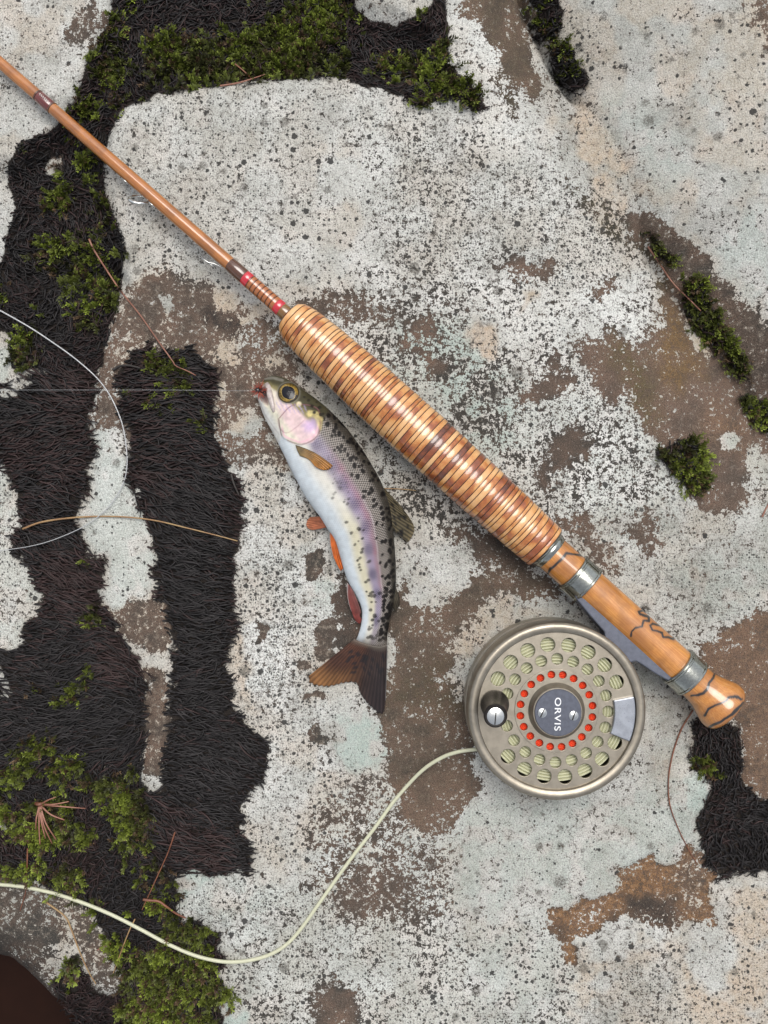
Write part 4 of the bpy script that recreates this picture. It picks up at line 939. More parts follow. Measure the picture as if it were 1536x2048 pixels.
# foot: saddle plate along the seat and the neck down to the frame
def prism(pxpts, z0, z1):
    n = len(pxpts); V = [P3(x, y, (z0 + z1) / 2) for x, y in pxpts]
    A = [(p.x - RC.x, p.y - RC.y, z0) for p in V]; B = [(p.x - RC.x, p.y - RC.y, z1) for p in V]
    return A + B, [tuple(range(n - 1, -1, -1)), tuple(range(n, 2 * n))] + [(i, (i + 1) % n, n + (i + 1) % n, n + i) for i in range(n)]
foot_px = [(1141, 1182), (1165, 1196), (1345, 1350), (1352, 1366), (1338, 1362), (1305, 1344), (1278, 1326), (1266, 1319), (1255, 1322), (1250, 1338), (1200, 1290), (1205, 1272), (1204, 1262), (1192, 1248), (1172, 1225), (1150, 1198)]
M_FOOT = plain('blue_grey_foot', (0.11, 0.12, 0.155), 0.5, 0.2)
V, F = prism(foot_px[::-1], 0.0105, 0.0212); MB().add(V, F).build('foot', M_FOOT, reel, smooth=False, bevel=0.0006)

# ================================================================== fly line, leader, tippet
def drape(pts, r, n, lift=0.0, wob=0.0):
    c = spline(pts, n); px, py = c[:, 0], c[:, 1]
    g = ground(px, py); mossy = samp(ALLM, px, py)
    z = g + r + lift + mossy * 0.0030
    k = 9; zz = np.convolve(np.pad(z, k, 'edge'), np.ones(2 * k + 1) / (2 * k + 1), 'valid'); z = np.maximum(zz, g + r * 0.9)
    return [P3(a, b, zc) for a, b, zc in zip(px, py, z)]
def line_obj(name, pts, r, mat, label, cat, n=160, lift=0.0, seg=10, r1=None, group=None, parent=None, zfix=None):
    P = drape(pts, r, n, lift)
    if zfix is not None:
        for i, p in enumerate(P):
            f = i / (n - 1); P[i] = zfix(f, p)
    rad = [r + ((r1 if r1 is not None else r) - r) * (i / (n - 1)) for i in range(n)]
    V, F = tube(P, rad, seg); O = Vector((P[0].x, P[0].y, P[0].z))
    o = MB().add(V, F).build(name, mat, parent, O); o.location = O
    return tag(o, label, cat, group)
M_FLOAT = plain('cream_line_coating', (0.54, 0.54, 0.39), 0.4, var=0.05)
lp = [(972, 1498), (950, 1499), (915, 1504), (880, 1517), (840, 1545), (790, 1600), (750, 1655), (700, 1720), (650, 1790), (600, 1860), (565, 1895), (520, 1916), (460, 1924), (400, 1914), (340, 1890), (280, 1858), (220, 1828), (150, 1800), (80, 1780), (0, 1769), (-160, 1765)]
def rise(f, p):
    k = max(0, 1 - f / 0.16); p = Vector(p); z = p.z + 0.012 * k * k * (3 - 2 * k)
    s = (HC - z) / (HC - p.z); return Vector((p.x * s, p.y * s, z))
line_obj('fly_line', lp, 0.00088, M_FLOAT, 'thick pale yellow fly line curving from the reel across rock and moss', 'fishing line', 220, zfix=rise)
tl = NT('clear_monofilament'); tl.set(Base_Color=(0.62, 0.63, 0.64), Roughness=0.2, Transmission_Weight=0.35, Specular_IOR_Level=0.6, Coat_Weight=0.5); M_MONO = tl.m
line_obj('leader', [(-90, 580), (-40, 602), (0, 621), (60, 655), (110, 688), (150, 717), (190, 752), (215, 783), (232, 815), (245, 850), (252, 890), (254, 930), (246, 968), (222, 1008), (190, 1038), (150, 1062), (80, 1088), (0, 1101), (-90, 1106)], 0.00040, M_MONO,
         'silvery tapered leader curving over the black moss at the left', 'fishing line', 200, 0.0015, r1=0.00013)
line_obj('tippet', [(-90, 781), (60, 780), (200, 780), (330, 780), (440, 781), (512, 782)], 0.00006, M_MONO, 'hair thin straight tippet running to the fly in the trout mouth', 'fishing line', 80, 0.002,
         zfix=lambda f, p: P3(768 + p.x / K * HC / (HC - p.z), 1024 - p.y / K * HC / (HC - p.z), p.z * (1 - f ** 3) + 0.0085 * f ** 3))

# ================================================================== fallen needles
def needle_mat(name, c0, c1):
    t = NT(name); v = t.coords(); n = t.noise(v, 0.12, 3); t.set(Base_Color=t.mix(t.ss(n, 0.35, 0.65), c0, c1), Roughness=0.45); return t.m
M_N1, M_N2, M_N3 = needle_mat('pink_brown_needle', (0.21, 0.085, 0.055), (0.31, 0.145, 0.10)), needle_mat('straw_needle', (0.27, 0.15, 0.07), (0.36, 0.24, 0.11)), needle_mat('rust_needle', (0.13, 0.045, 0.025), (0.22, 0.085, 0.045))
NG = 'fallen pine needles on the rock'
for pts, r, m, lab in (
    ([(178, 478), (188, 500), (210, 535), (240, 580), (280, 630), (315, 680), (345, 722), (352, 732), (375, 742), (392, 751)], .00048, M_N1, 'long kinked pinkish pine needle lying from the moss onto brown stone'),
    ([(45, 1058), (80, 1045), (130, 1037), (190, 1033), (250, 1034), (310, 1041), (370, 1055), (430, 1070), (475, 1082)], .00050, M_N2, 'arched straw coloured needle bridging both black moss streaks'),
    ([(440, 172), (480, 165), (530, 149)], .00050, M_N1, 'short brown needle at the mossy top edge of the pale slab'),
    ([(55, 1697), (54, 1740), (52, 1780), (40, 1822)], .00036, M_N3, 'thin upright rusty needle crossing the pale line near the grey stone'),
    ([(350, 1664), (338, 1700), (326, 1728), (293, 1800), (284, 1820)], .00036, M_N3, 'rusty needle slanting from the black streak into green moss'),
    ([(270, 1838), (257, 1865), (238, 1915), (225, 1951)], .00034, M_N2, 'thin olive tan needle under the pale line in green moss'),
    ([(93, 1805), (130, 1833), (143, 1860), (160, 1905), (178, 1945), (192, 1968)], .00044, M_N2, 'bent tan needle between the two grey stone patches'),
    ([(1386, 1420), (1362, 1460), (1345, 1510), (1337, 1560), (1340, 1610), (1358, 1660), (1378, 1700), (1393, 1726)], .00042, M_N3, 'long curved rust red needle on pale rock below the butt cap'),
    ([(1296, 493), (1318, 525), (1345, 565), (1375, 595), (1402, 622)], .00045, M_N1, 'pinkish needle lying across the moss in the right crevice'),
    ([(765, 977), (800, 978), (832, 981)], .00032, M_N2, 'short pale needle between the trout back and the grip'),
    ([(1524, 1034), (1536, 1010), (1556, 975)], .00045, M_N1, 'needle tip on the pale lichen at the brown flank'),
    ([(195, 1900), (208, 1893), (222, 1887)], .00034, M_N1, 'tiny broken needle piece on the lower grey stone'),
    ([(470, 128), (485, 140), (504, 158)], .00040, M_N3, 'small rusty needle stub among the green moss above the slab')):
    line_obj('pine_needle', pts, r, m, lab, 'pine needle', 60, 0.0004, 7, r1=r * 0.55, group=NG)
line_obj('twig', [(286, 1799), (302, 1801), (318, 1803), (335, 1815), (352, 1827), (371, 1836)], .0007, M_N3, 'short angular red brown twig in green moss beside the pale lichen lobe', 'twig', 40, 0.0006, 7, r1=.0004)
M_DTW = plain('black_twig', (0.03, 0.025, 0.022), 0.6)
line_obj('twig', [(462, 948), (468, 968), (478, 991)], .0006, M_DTW, 'tiny black twig at the edge of the streak near the trout belly', 'twig', 24, 0.0, 6, r1=.0003)
line_obj('moss_stem', [(226, 740), (240, 732), (258, 731), (280, 736)], .0007, M_DTW, 'black moss stem bridging the brown stone gap between the mats', 'moss stem', 24, 0.0004, 6, r1=.0004)
bz = gz(78, 1611) + 0.004
bun = thing('needle_bundle', 'fan of pinkish pine needles joined at one end on dark moss', 'pine needles', tuple(P3(78, 1611, bz)))
for k, (x, y) in enumerate(((72, 1660), (80, 1689), (91, 1677), (104, 1687), (112, 1679), (129, 1640), (171, 1617), (138, 1603), (112, 1594))):
    p0 = P3(78 + 0.6 * k, 1611 - 0.8 * (k - 4), bz); p1 = P3(x, y, gz(x, y) + 0.0042 + 0.0004 * (k % 3)); md = p0.lerp(p1, 0.5) + Vector((0, 0, 0.0012)) + Vector((random.uniform(-1, 1), random.uniform(-1, 1), 0)) * 0.0006
    V, F = tube([Vector(q) for q in spline([p0, md, p1], 14)], [0.00048 - 0.00022 * i / 13 for i in range(14)], 6); MB().add(V, F).build('needle', M_N1, bun, bun.location)
V, F = tube([P3(70, 1607, bz), P3(78, 1609, bz + 0.0003), P3(88, 1607, bz)], [0.0006, 0.0011, 0.0007], 8); MB().add(V, F).build('sheath', M_N3, bun, bun.location)

# ================================================================== trout
PAIRS = [((529, 757), (513, 788)), ((545, 752), (519, 808)), ((562, 754), (529, 835)), ((584, 764), (541, 857)), ((607, 780), (555, 884)), ((634, 799), (567, 908)), ((660, 821), (580, 935)), ((690, 852), (594, 962)), ((717, 888), (609, 990)),
         ((740, 923), (625, 1014)), ((758, 955), (641, 1035)), ((771, 985), (654, 1056)), ((780, 1016), (670, 1080)), ((786, 1060), (680, 1112)), ((790, 1100), (688, 1140)), ((792, 1140), (698, 1166)), ((791, 1180), (714, 1194)), ((786, 1213), (723, 1219)), ((779, 1246), (723, 1244)), ((775, 1272), (717, 1268)), ((774, 1294), (709, 1286))]
NS, MU, ML = 430, 100, 40
A4 = spline([(*a, *b) for a, b in PAIRS], NS)
back, belly = A4[:, :2], A4[:, 2:]
S = np.linspace(0, 1, NS)
th_u = np.interp(S, [0, .02, .06, .13, .25, .42, .6, .75, .88, .96, 1], [0.6, 2.2, 3.9, 5.8, 8.0, 9.0, 8.4, 6.4, 4.0, 2.6, 1.4]) * 0.001
th_l = th_u * np.interp(S, [0, .2, .8, 1], [0.9, 0.8, 0.8, 0.9])
thU = np.linspace(0, np.pi, MU); thL = np.linspace(np.pi, 2 * np.pi, ML + 2)[1:-1]
th = np.concatenate([thU, thL]); NT_ = len(th)
cx, cy = (back + belly).T / 2; hx, hy = (back - belly).T / 2
gfish = ground(cx, cy); gfish = np.convolve(np.pad(gfish, 40, 'edge'), np.ones(81) / 81, 'valid')
zc = gfish + th_l + 0.0006
c_ = -np.cos(th)[None, :]; s_ = np.sin(th)[None, :]
q = np.sign(c_) * np.abs(c_) ** 0.92
FPX = cx[:, None] + hx[:, None] * q; FPY = cy[:, None] + hy[:, None] * q
up = s_ > 0
FZ = zc[:, None] + np.where(up, th_u[:, None] * np.abs(s_) ** 0.86, -th_l[:, None] * np.abs(s_) ** 0.8)
vv_ = (1 - np.cos(th))[None, :] / 2 * np.ones((NS, 1)); ss_ = S[:, None] * np.ones((1, NT_))
# the head: gill cover, mouth, jaw
gill = [(560, 840), (566, 874), (580, 884), (593, 889), (602, 892), (616, 889), (632, 880), (641, 866), (643, 849), (642, 832), (634, 818), (612, 812), (585, 815)]
gill = [tuple(p) for p in spline(gill + gill[:1], 60)][:-1]
gd = poly_sd(FPX, FPY, gill)
pre = [(556, 830), (562, 858), (578, 868), (603, 851), (615, 838), (620, 825), (600, 812), (575, 812)]
pre = [tuple(p) for p in spline(pre + pre[:1], 50)][:-1]
pd = poly_sd(FPX, FPY, pre)
mouth = [(505, 772), (520, 771), (533, 767), (540, 775), (542, 800), (538, 815), (528, 808), (516, 794), (508, 785)]
mdist = poly_sd(FPX, FPY, mouth)
FZ = FZ + np.where(up, 0.00055 * sstep(-1.5, 2.5, gd) * sstep(60, 10, gd) + 0.0003 * sstep(-1, 2, pd) - 0.0017 * sstep(-2, 4, mdist), 0)
sc_ = (HC - zc)[:, None] / HC * K
V = np.stack([(FPX - 768) * sc_, (1024 - FPY) * sc_, FZ], -1)
# pigment
def lerp3(a, b, m): return a * (1 - m[..., None]) + np.array(b) * m[..., None]
vv2 = np.where(up, vv_, vv_)
nz1 = fbm(FPX, FPY, 26, 301, 4); nz2 = fbm(FPX, FPY, 7, 311, 3); nz3 = fbm(ss_ * 900, vv_ * 160, 20, 321, 3)
vn = vv2 + 0.02 * nz1
C = np.ones(V.shape) * np.array([0.54, 0.59, 0.625])
C = lerp3(C, (0.62, 0.60, 0.54), sstep(0.16, 0.36, vn))
C = lerp3(C, (0.54, 0.50, 0.35), sstep(0.18, 0.34, vn) * sstep(0.46, 0.62, ss_) * sstep(1.0, 0.85, ss_) * 0.85)
C = lerp3(C, (0.30, 0.265, 0.29), sstep(0.38, 0.52, vn))
C = lerp3(C, (0.125, 0.108, 0.092), sstep(0.56, 0.68, vn))
C = lerp3(C, (0.04, 0.035, 0.028), sstep(0.76, 0.92, vn))
pinkband = np.exp(-((vn - 0.60 - 0.02 * np.sin(ss_ * 9)) / 0.055) ** 2) * sstep(0.30, 0.42, ss_) * sstep(0.92, 0.7, ss_)
C = lerp3(C, (0.27, 0.045, 0.075), pinkband * 1.05 * (0.75 + 0.4 * nz3))
viol = np.exp(-((vn - 0.545) / 0.085) ** 2) * sstep(0.2, 0.28, ss_) * sstep(0.98, 0.85, ss_)
C = lerp3(C, (0.25, 0.21, 0.33), viol * 0.75 * (0.8 + 0.5 * nz1))
rp = np.random.default_rng(12)
def ell(s0, v0, ds, dv): return np.exp(-(((ss_ - s0) / ds) ** 2 + ((vn - v0) / dv) ** 2) ** 1.6)
for k in range(9):
    s0 = 0.30 + 0.076 * k + rp.uniform(-.008, .008)
    C = lerp3(C, (0.085, 0.07, 0.13), ell(s0, 0.53 + 0.012 * math.sin(k * 2), 0.021, 0.085) * (0.45 + 0.06 * min(k, 6)))
C = lerp3(C, (0.62, 0.54, 0.56), np.exp(-((vn - 0.655) / 0.010) ** 2) * sstep(0.45, 0.6, ss_) * 0.55)      # lateral line
ge = []
for (x, y) in ((660, 818), (652, 830), (647, 845), (645, 858), (640, 872), (628, 885), (610, 892), (592, 890), (578, 884), (565, 873)):
    d = (FPX[:, :MU] - x) ** 2 + (FPY[:, :MU] - y) ** 2; i, j = np.unravel_index(np.argmin(d), d.shape); ge.append((vv_[i, j], S[i]))
ge.sort(); sedge = np.interp(vv2, [g[0] for g in ge], [g[1] for g in ge])
body = sstep(-0.004, 0.006, ss_ - sedge + 0.002 * nz2)
# black spots on back and flank
LEN = 690.0
def spot(s0, v0, r, dark=0.92):
    i = int(np.clip(s0 * (NS - 1), 0, NS - 1)); wloc = 2 * math.hypot(hx[i], hy[i])
    d = np.sqrt(((ss_ - s0) * LEN) ** 2 + ((vv2 - v0) * wloc) ** 2) + 0.9 * nz2
    return sstep(r + 0.9, r - 0.9, d) * dark
sp = np.zeros(ss_.shape)
for k in range(190):
    s0 = rp.uniform(0.20, 0.985); v0 = 0.66 + 0.34 * rp.random() ** 0.8
    sp = np.maximum(sp, spot(s0, v0, rp.uniform(2.8, 4.8), rp.uniform(0.9, 0.98)))
for k in range(46):
    s0 = 0.40 + 0.58 * rp.random(); v0 = rp.uniform(0.30, 0.50)
    sp = np.maximum(sp, spot(s0, v0, rp.uniform(2.2, 4.0), rp.uniform(0.7, 0.9)) * sstep(0.25, 0.6, ss_))
for k in range(40):
    sp = np.maximum(sp, spot(rp.uniform(0.2, 0.5), rp.uniform(0.42, 0.62), rp.uniform(1.0, 2.2), 0.6))
for k in range(22):
    sp = np.maximum(sp, spot(rp.uniform(0.82, 0.99), rp.uniform(0.35, 0.95), rp.uniform(2.5, 5.0), 0.75))
sp = np.where(up, sp, 0)
C = lerp3(C, (0.008, 0.007, 0.007), sp)
# tail root turns dark
C = lerp3(C, (0.10, 0.085, 0.07), sstep(0.955, 1.0, ss_ + 0.01 * nz1) * 0.8)
# head colours, in plan
HC_ = np.ones(V.shape) * np.array([0.60, 0.60, 0.57])
hv = vn + 0.05 * (0.15 - ss_)
HC_ = lerp3(HC_, (0.66, 0.63, 0.50), sstep(0.12, 0.30, hv))
HC_ = lerp3(HC_, (0.66, 0.50, 0.50), sstep(0.28, 0.42, hv) * sstep(540, 575, FPX))
HC_ = lerp3(HC_, (0.22, 0.19, 0.09), sstep(0.60, 0.68, hv))
HC_ = lerp3(HC_, (0.055, 0.050, 0.028), sstep(0.66, 0.82, hv))
HC_ = lerp3(HC_, (0.50, 0.36, 0.60), sstep(22, 6, np.hypot((FPX - 624), (FPY - 854) * 0.95) + 5 * nz2 + 4 * nz1) * 0.7)
HC_ = lerp3(HC_, (0.70, 0.42, 0.48), sstep(3.0, 0.6, np.abs(gd - 5)) * sstep(845, 862, FPY) * 0.8)
HC_ = lerp3(HC_, (0.22, 0.10, 0.12), sstep(1.8, 0.2, np.abs(gd)) * 0.75)
HC_ = lerp3(HC_, (0.45, 0.26, 0.28), sstep(1.6, 0.2, np.abs(pd)) * 0.45 * sstep(835, 845, FPY))
HC_ = lerp3(HC_, (0.70, 0.58, 0.25), sstep(9, 4, line_d(FPX, FPY, [(622, 830), (634, 832), (641, 842), (646, 858)])) * 0.7 * (0.6 + 0.6 * nz2))
HC_ = lerp3(HC_, (0.75, 0.66, 0.45), sstep(7, 3, np.hypot(FPX - 600, FPY - 811)) * 0.8)
for x, y, r in ((610, 796, 2.2), (619, 803, 2.8), (626, 815, 3.2), (640, 817, 3.4), (631, 828, 3.0), (643, 832, 3.4), (652, 848, 3.2), (650, 858, 2.8), (634, 806, 2), (600, 781, 2), (628, 797, 1.6), (648, 830, 2.2)):
    HC_ = lerp3(HC_, (0.02, 0.018, 0.014), sstep(r + 1, r - 0.8, np.hypot(FPX - x, FPY - y) + 0.8 * nz2) * 0.92)
streak = sstep(0.25, 0.7, np.sin((FPX * 0.8 - FPY * 0.35) * 0.9 + nz1 * 3)) * sstep(13, 6, np.abs(line_d(FPX, FPY, [(560, 812), (580, 818), (606, 822)])))
HC_ = lerp3(HC_, (0.36, 0.30, 0.50), streak * 0.5)
HC_ = lerp3(HC_, (0.30, 0.27, 0.27), sstep(2.2, 0.6, np.abs(line_d(FPX, FPY, [(518, 800), (530, 828), (545, 850), (560, 870)]))) * 0.35)
HC_ = lerp3(HC_, (0.30, 0.20, 0.19), sstep(-2, 5, mdist) * 0.85)
HC_ = lerp3(HC_, (0.09, 0.05, 0.05), sstep(3, 9, mdist) * 0.75)
HC_ = lerp3(HC_, (0.16, 0.15, 0.12), sstep(26, 21, np.hypot(FPX - 579, FPY - 788)) * 0.75)
HC_ = lerp3(HC_, (0.24, 0.23, 0.20), sstep(5, 1, line_d(FPX, FPY, [(530, 757), (548, 757), (566, 762)])) * 0.6)
HC_ *= (1 + 0.10 * nz2 + 0.06 * nz1)[..., None]
C = HC_ * (1 - body[..., None]) + C * body[..., None]
C *= (1 + 0.12 * nz2 + 0.08 * nz1)[..., None]
C = np.clip(C, 0.004, 0.8)
idx = np.arange(NS * NT_).reshape(NS, NT_); nx = np.roll(idx, -1, 1)
F = np.stack([idx[:-1], idx[1:], nx[1:], nx[:-1]], -1).reshape(-1, 4)
trout_o = Vector((float(V[NS // 2, :, 0].mean()), float(V[NS // 2, :, 1].mean()), float(gfish[NS // 2])))
VF = V.reshape(-1, 3); n0 = len(VF)
VF = np.vstack([VF, V[0].mean(0), V[-1].mean(0)])
cap0 = np.stack([nx[0], idx[0], np.full(NT_, n0)], -1)[:, ::-1]; cap1 = np.stack([idx[-1], nx[-1], np.full(NT_, n0 + 1)], -1)[:, ::-1]
me = mesh_np('body', VF - np.array(trout_o), [F, cap0, cap1])
CF = np.vstack([C.reshape(-1, 3), C[0].mean(0), C[-1].mean(0)]); color_attr(me, 'col', CF)
uvw = np.vstack([np.stack([ss_ * LEN / 2.7 + 0.25 * nz2, vv2 * 38 + 0.25 * nz1, body * (0.12 + 0.88 * sstep(0.42, 0.72, vv2))], -1).reshape(-1, 3), [0, 0, 0], [0, 0, 0]]); color_attr(me, 'scale_uv', uvw)
t = NT('trout_skin'); a = t.attr('col'); s = t.sep(t.attr('scale_uv').outputs['Color'])
PI = math.pi
sa = t.math('SINE', t.math('MULTIPLY', s[0], PI)); sb = t.math('SINE', t.math('MULTIPLY', s[1], PI))
net = t.math('MULTIPLY', sa, sb)
fac = t.math('MULTIPLY', t.ss(net, -0.5, 0.6), s[2])
c1 = t.mix(t.math('MULTIPLY', fac, 0.42), a.outputs['Color'], (0.50, 0.46, 0.42))
c1 = t.mix(t.math('MULTIPLY', t.math('MULTIPLY', t.ss(net, 0.1, -0.6), s[2]), 0.65), c1, (0.025, 0.022, 0.022))
blackish = t.ss(t.math('MAXIMUM', t.math('MAXIMUM', t.sep(a.outputs['Color'])[0], t.sep(a.outputs['Color'])[1]), t.sep(a.outputs['Color'])[2]), 0.03, 0.10)
c1 = t.mix(blackish, a.outputs['Color'], c1)
t.set(Base_Color=c1, Roughness=0.48, Specular_IOR_Level=0.14, Coat_Weight=0.05, Coat_Roughness=0.12, Subsurface_Weight=0.05, Subsurface_Radius=(0.004, 0.002, 0.0015), Subsurface_Scale=0.2, Normal=t.bump(t.math('MULTIPLY', net, s[2]), 0.00008, 0.6))
trout = thing('trout', 'small spotted trout with pink side stripe lying beside the rod grip', 'fish', tuple(trout_o))
obj('body', me, t.m, trout)
TO = np.array(trout_o)
# eye
def fish_top(px, py):
    d = (FPX[:, :MU] - px) ** 2 + (FPY[:, :MU] - py) ** 2; i, j = np.unravel_index(np.argmin(d), d.shape); return float(FZ[i, j]), float(zc[i])
zt, zc0 = fish_top(579, 788)
ec = np.array([(579 - 768) * K * (HC - zc0) / HC, (1024 - 788) * K * (HC - zc0) / HC, zt])
er = 21 * K
rings, segs = 22, 56; V2 = [[0, 0, 0]]; C2 = [[0.006, 0.006, 0.01]]
for i in range(1, rings + 1):
    f = i / rings
    for j in range(segs):
        a_ = 2 * math.pi * j / segs; x = math.cos(a_) * f; y = math.sin(a_) * f
        V2.append([x * er, y * er * 0.98, 0.0])
        pr = 0.60 + 0.14 * max(0, math.cos(a_ + 1.0)) ** 4 + 0.10 * max(0, math.cos(a_ - 2.3)) ** 4
        if f < pr: c = (0.006, 0.006, 0.010)
        elif f < pr + 0.07: c = (0.34, 0.24, 0.07)
        elif f < 0.88:
            k = 0.75 + 0.35 * math.sin(a_ * 3 + f * 9) + 0.2 * math.sin(a_ * 17); c = (0.235 * k, 0.155 * k, 0.036 * k)
            if -1.4 < a_ - 2 * math.pi < -0.3 and False: c = (0.05, 0.05, 0.05)
            if 4.9 < a_ < 6.0: c = (0.03, 0.03, 0.04)
        else: c = (0.055, 0.045, 0.025)
        C2.append(c)
V2 = np.array(V2); rr2 = np.hypot(V2[:, 0], V2[:, 1]) / er
V2[:, 2] = 0.0013 * np.sqrt(np.clip(1 - (rr2 * 0.97) ** 2, 0, 1)) - 0.00020
# the eye follows the slope of the head
tilt = np.array([0.10, -0.05]); V2[:, 2] += 0
F3 = [(0, 1 + j, 1 + (j + 1) % segs) for j in range(segs)]; F4 = []
for i in range(rings - 1):
    for j in range(segs): k = (j + 1) % segs; F4.append((1 + i * segs + j, 1 + (i + 1) * segs + j, 1 + (i + 1) * segs + k, 1 + i * segs + k))
# drape the rim on the head
hz = []
for v in V2:
    p = ec[:2] + v[:2]; zz, zq = fish_top(768 + p[0] / (K * (HC - zc0) / HC), 1024 - p[1] / (K * (HC - zc0) / HC)); hz.append(zz)
V2[:, 2] += np.array(hz) * 0.75 + zt * 0.25 + 0.0002; V2[:, :2] += ec[:2]
me = mesh_np('eye', V2 - TO, [np.array(F3), np.array(F4)]); color_attr(me, 'col', C2)
te = NT('trout_eye'); te.set(Base_Color=te.attr('col').outputs['Color'], Roughness=0.15, Coat_Weight=0.35, Coat_Roughness=0.02, Specular_IOR_Level=0.2)
obj('eye', me, te.m, trout)
# upper jaw bone (maxilla)
zj, zq = fish_top(543, 800)
jp = [(534, 768, .85), (538, 776, .95), (541, 788, 1.0), (544, 800, 1.0), (547, 813, .9), (550, 826, .6)]
J = []
for x, y, f in jp:
    a_, b_ = fish_top(x + 3, y); J.append(Vector(((x - 768) * K * (HC - b_) / HC, (1024 - y) * K * (HC - b_) / HC, a_ + 0.0001)))
V3, F3_ = tube(J, [0.0010, 0.00135, 0.0014, 0.0014, 0.0012, 0.0006], prof=[(0.62 * math.cos(k * math.pi / 6), 1.0 * math.sin(k * math.pi / 6)) for k in range(12)])
M_JAW = plain('jaw_bone', (0.44, 0.38, 0.36), 0.35, coat=0.3, var=0.2, scale=0.5)
MB().add(V3, F3_).build('jaw', M_JAW, trout, trout_o)

def fin(name, base, edge, mat, zb, ze, colfn, rays=14, rows=22, corr=0.00022, label=None, bow=(0, 0)):
    n = rays * 6
    b = spline(base, n); e = spline(edge, n); f = np.linspace(0, 1, rows)[:, None]
    X = b[None, :, 0] * (1 - f) + e[None, :, 0] * f; Y = b[None, :, 1] * (1 - f) + e[None, :, 1] * f
    X = X + bow[0] * np.sin(np.pi * f); Y = Y + bow[1] * np.sin(np.pi * f)
    jag = 1 + 0.012 * np.sin(np.arange(n) * 2 * np.pi / 6)[None, :] * f ** 3
    X = b[None, :, 0] + (X - b[None, :, 0]) * jag; Y = b[None, :, 1] + (Y - b[None, :, 1]) * jag
    g = ground(X, Y, 3)
    top = zb * (1 - f) ** 1.0 + ze * f
    Z = g + top + corr * np.cos(np.arange(n) * 2 * np.pi / 6)[None, :] * (0.3 + 0.7 * f)
    s = (HC - Z) / HC * K
    P = np.stack([(X - 768) * s, (1024 - Y) * s, Z], -1)
    u_ = np.linspace(0, 1, n)[None, :] * np.ones((rows, 1)); ray = 0.5 + 0.5 * np.cos(np.arange(n) * 2 * np.pi / 6)[None, :] * np.ones((rows, 1))
    Cc = colfn(u_, f * np.ones((1, n)), ray, X, Y)
    i = np.arange(rows * n).reshape(rows, n)
    Fq = np.stack([i[:-1, :-1], i[1:, :-1], i[1:, 1:], i[:-1, 1:]], -1).reshape(-1, 4)
    m2 = mesh_np(name, P.reshape(-1, 3) - TO, Fq); color_attr(m2, 'col', np.clip(Cc, 0.003, 0.9).reshape(-1, 3))
    o = obj(name, m2, mat, trout); sm = o.modifiers.new('thick', 'SOLIDIFY'); sm.thickness = 0.00028; sm.offset = 0
    if label: o['label'] = label
    return o
tf = NT('fin_membrane'); tfa = tf.attr('col')
tf.set(Base_Color=tfa.outputs['Color'], Roughness=0.3, Coat_Weight=0.4, Coat_Roughness=0.1)
trn = tf.n('ShaderNodeBsdfTranslucent'); tf.l(tfa.outputs['Color'], trn.inputs[0]); mx = tf.n('ShaderNodeMixShader'); mx.inputs[0].default_value = 0.3
tf.l(tf.p.outputs[0], mx.inputs[1]); tf.l(trn.outputs[0], mx.inputs[2]); tf.l(mx.outputs[0], tf.out.inputs[0]); M_FIN = tf.m
def c3(a): return np.array(a)[None, None, :]
def tailc(u, f, ray, X, Y):
    n1 = fbm(X, Y, 22, 401, 3)[..., None]
    c = c3((0.040, 0.022, 0.017)) * np.ones((*u.shape, 3)); lobe = sstep(0.62, 0.30, u)[..., None]
    c = c * (1 - lobe) + c3((0.075, 0.028, 0.014)) * lobe
    amber = (sstep(0.5, 0.9, f) * sstep(0.62, 0.15, u))[..., None]; c = c * (1 - amber) + c3((0.26, 0.12, 0.04)) * amber
    dk = sstep(0.55, 0.85, u)[..., None] * sstep(0.1, 0.5, f)[..., None]; c = c * (1 - 0.6 * dk) + c3((0.020, 0.016, 0.018)) * 0.6 * dk
    c = c * (0.72 + 0.5 * ray[..., None]) * (1 + 0.45 * n1)
    pale = sstep(0.12, 0.0, f)[..., None]; c = c * (1 - 0.5 * pale) + c3((0.22, 0.19, 0.15)) * 0.5 * pale
    rs = np.random.default_rng(8)
    for _ in range(26):
        su, sf = rs.uniform(0.15, 0.98), rs.uniform(0.12, 0.75); d = np.hypot((u - su) * 120, (f - sf) * 110); k = sstep(6, 3, d)[..., None] * 0.8; c = c * (1 - k) + c3((0.012, 0.010, 0.012)) * k
    edge = sstep(0.975, 1.0, u)[..., None] * 0.6; return c * (1 - edge) + c3((0.30, 0.30, 0.30)) * edge
fin('tail_fin', [(709, 1278), (722, 1284), (740, 1290), (758, 1292), (775, 1288)], [(618, 1352), (620, 1364), (634, 1370), (658, 1372), (689, 1365), (713, 1366), (722, 1388), (740, 1411), (764, 1427), (771, 1402)], M_FIN, 0.0036, 0.0012, tailc, 22, 30)
def orangec(base, tip, edge):
    def fn(u, f, ray, X, Y):
        c = c3(base) * (1 - f[..., None]) + c3(tip) * f[..., None]; c = c * (0.5 + 0.75 * ray[..., None]) * (1 + 0.35 * fbm(X, Y, 9, 405, 2)[..., None])
        e = sstep(0.10, 0.0, u)[..., None] * 0.8; return c * (1 - e) + c3(edge) * e
    return fn
zp, zpc = fish_top(598, 900)
def lift(px, py): a_, b_ = fish_top(px, py); return a_ - gz(px, py)
fin('pectoral_fin', [(591, 890), (593, 897), (597, 906), (600, 912)], [(660, 927), (664, 931), (661, 936), (652, 940), (640, 938), (630, 932)], M_FIN, lift(598, 902) + 0.0006, lift(645, 932) + 0.0012, orangec((0.20, 0.15, 0.07), (0.46, 0.19, 0.03), (0.05, 0.038, 0.02)), 9, label='amber breast fin lying on the white belly', bow=(2.5, -3.5))
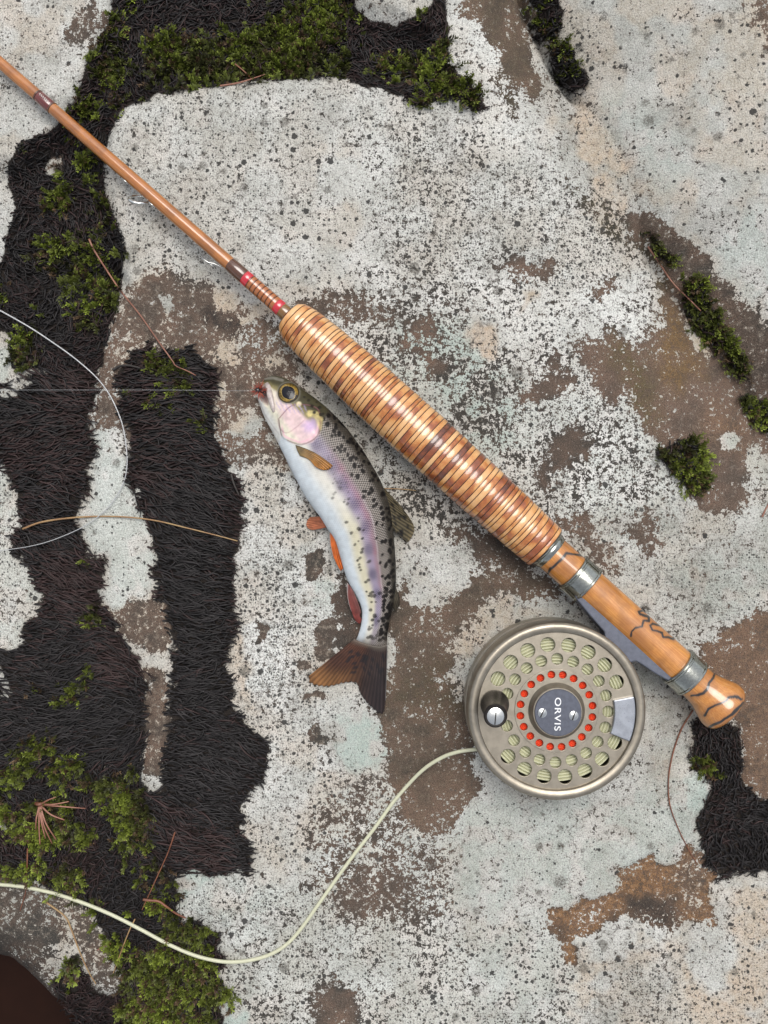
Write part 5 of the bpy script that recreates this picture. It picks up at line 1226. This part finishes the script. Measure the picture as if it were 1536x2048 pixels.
fin('pelvic_fin', [(642, 1033), (648, 1044), (654, 1055)], [(621, 1034), (615, 1041), (613, 1050), (617, 1057), (625, 1060)], M_FIN, 0.0050, 0.0012, orangec((0.42, 0.13, 0.06), (0.55, 0.20, 0.10), (0.50, 0.22, 0.12)), 9)
fin('pelvic_fin', [(660, 1058), (666, 1064), (672, 1078)], [(666, 1110), (674, 1128), (682, 1141), (687, 1132), (686, 1120)], M_FIN, 0.0075, 0.0060, orangec((0.60, 0.16, 0.04), (0.68, 0.15, 0.02), (0.60, 0.45, 0.38)), 9, bow=(-2.5, 0))
fin('anal_fin', [(694, 1165), (704, 1178), (714, 1200), (722, 1224)], [(703, 1222), (711, 1240), (719, 1247), (724, 1240)], M_FIN, 0.0062, 0.0035, orangec((0.24, 0.085, 0.075), (0.26, 0.055, 0.045), (0.62, 0.55, 0.52)), 12, bow=(-3.5, 0))
def dorsalc(u, f, ray, X, Y):
    c = c3((0.085, 0.070, 0.040)) * (0.5 + 1.4 * ray[..., None]) * np.ones((*u.shape, 3)); rs = np.random.default_rng(4)
    for _ in range(24):
        su, sf = rs.uniform(0, 1), rs.uniform(0.05, 0.95); d = np.hypot((u - su) * 80, (f - sf) * 60); k = sstep(5.5, 3, d)[..., None] * 0.85; c = c * (1 - k) + c3((0.010, 0.009, 0.008)) * k
    tip = (sstep(0.7, 1, f) * sstep(0.3, 0.8, u))[..., None] * 0.55; return c * (1 - tip) + c3((0.30, 0.24, 0.13)) * tip * (0.4 + 0.9 * ray[..., None])
fin('dorsal_fin', [(766, 974), (774, 1000), (780, 1030), (784, 1058)], [(800, 1010), (825, 1046), (827, 1066), (816, 1085)], M_FIN, 0.0062, 0.0012, dorsalc, 12)
fin('adipose_fin', [(791, 1172), (790, 1190), (786, 1208)], [(799, 1196), (798, 1212), (789, 1225)], M_FIN, 0.0045, 0.0015, orangec((0.10, 0.085, 0.06), (0.055, 0.045, 0.03), (0.02, 0.02, 0.02)), 5, 14)

# ================================================================== artificial fly in the mouth
fz = 0.0075
fly = thing('fishing_fly', 'tiny black beaded fly with rusty red hackle in the trout mouth', 'fishing fly', tuple(P3(519, 781, fz)))
FO = fly.location
M_BEAD = plain('black_bead', (0.008, 0.008, 0.009), 0.12, coat=0.8); M_HACK = needle_mat('rusty_hackle', (0.26, 0.035, 0.02), (0.42, 0.10, 0.06)); M_FBODY = plain('dark_dubbing', (0.035, 0.012, 0.010), 0.8)
bc = P3(516.5, 781, fz)
V, F = lathe(bc + Vector((-0.0016, 0, 0)), Vector((1, 0, 0)), [(0.0014 * (1 - math.cos(a)), max(0.0014 * math.sin(a), 0.00002)) for a in np.linspace(0, math.pi, 12)], 18); MB().add(V, F).build('bead', M_BEAD, fly, FO)
V, F = tube([P3(519, 781, fz), P3(526, 782, fz), P3(537, 785, fz - 0.001)], [0.0008, 0.0011, 0.0006], 10); MB().add(V, F).build('body', M_FBODY, fly, FO)
rh = random.Random(9)
for k in range(54):
    a = rh.uniform(0, 6.283); el = rh.uniform(-0.2, 0.9); Lh = rh.uniform(10, 25) * K; d = Vector((math.cos(a) * math.cos(el), math.sin(a) * math.cos(el), math.sin(el)))
    if d.x > 0.5: Lh *= 0.6
    b = P3(519.5 + rh.uniform(-1, 3), 781, fz); p = [b, b + d * Lh * 0.5, b + d * Lh + Vector((0.0006, rh.uniform(-1, 1) * 0.0004, 0))]
    V, F = tube(p, [0.00020, 0.00016, 0.00006], 4); MB().add(V, F).build('hackle_fibre', M_HACK, fly, FO)
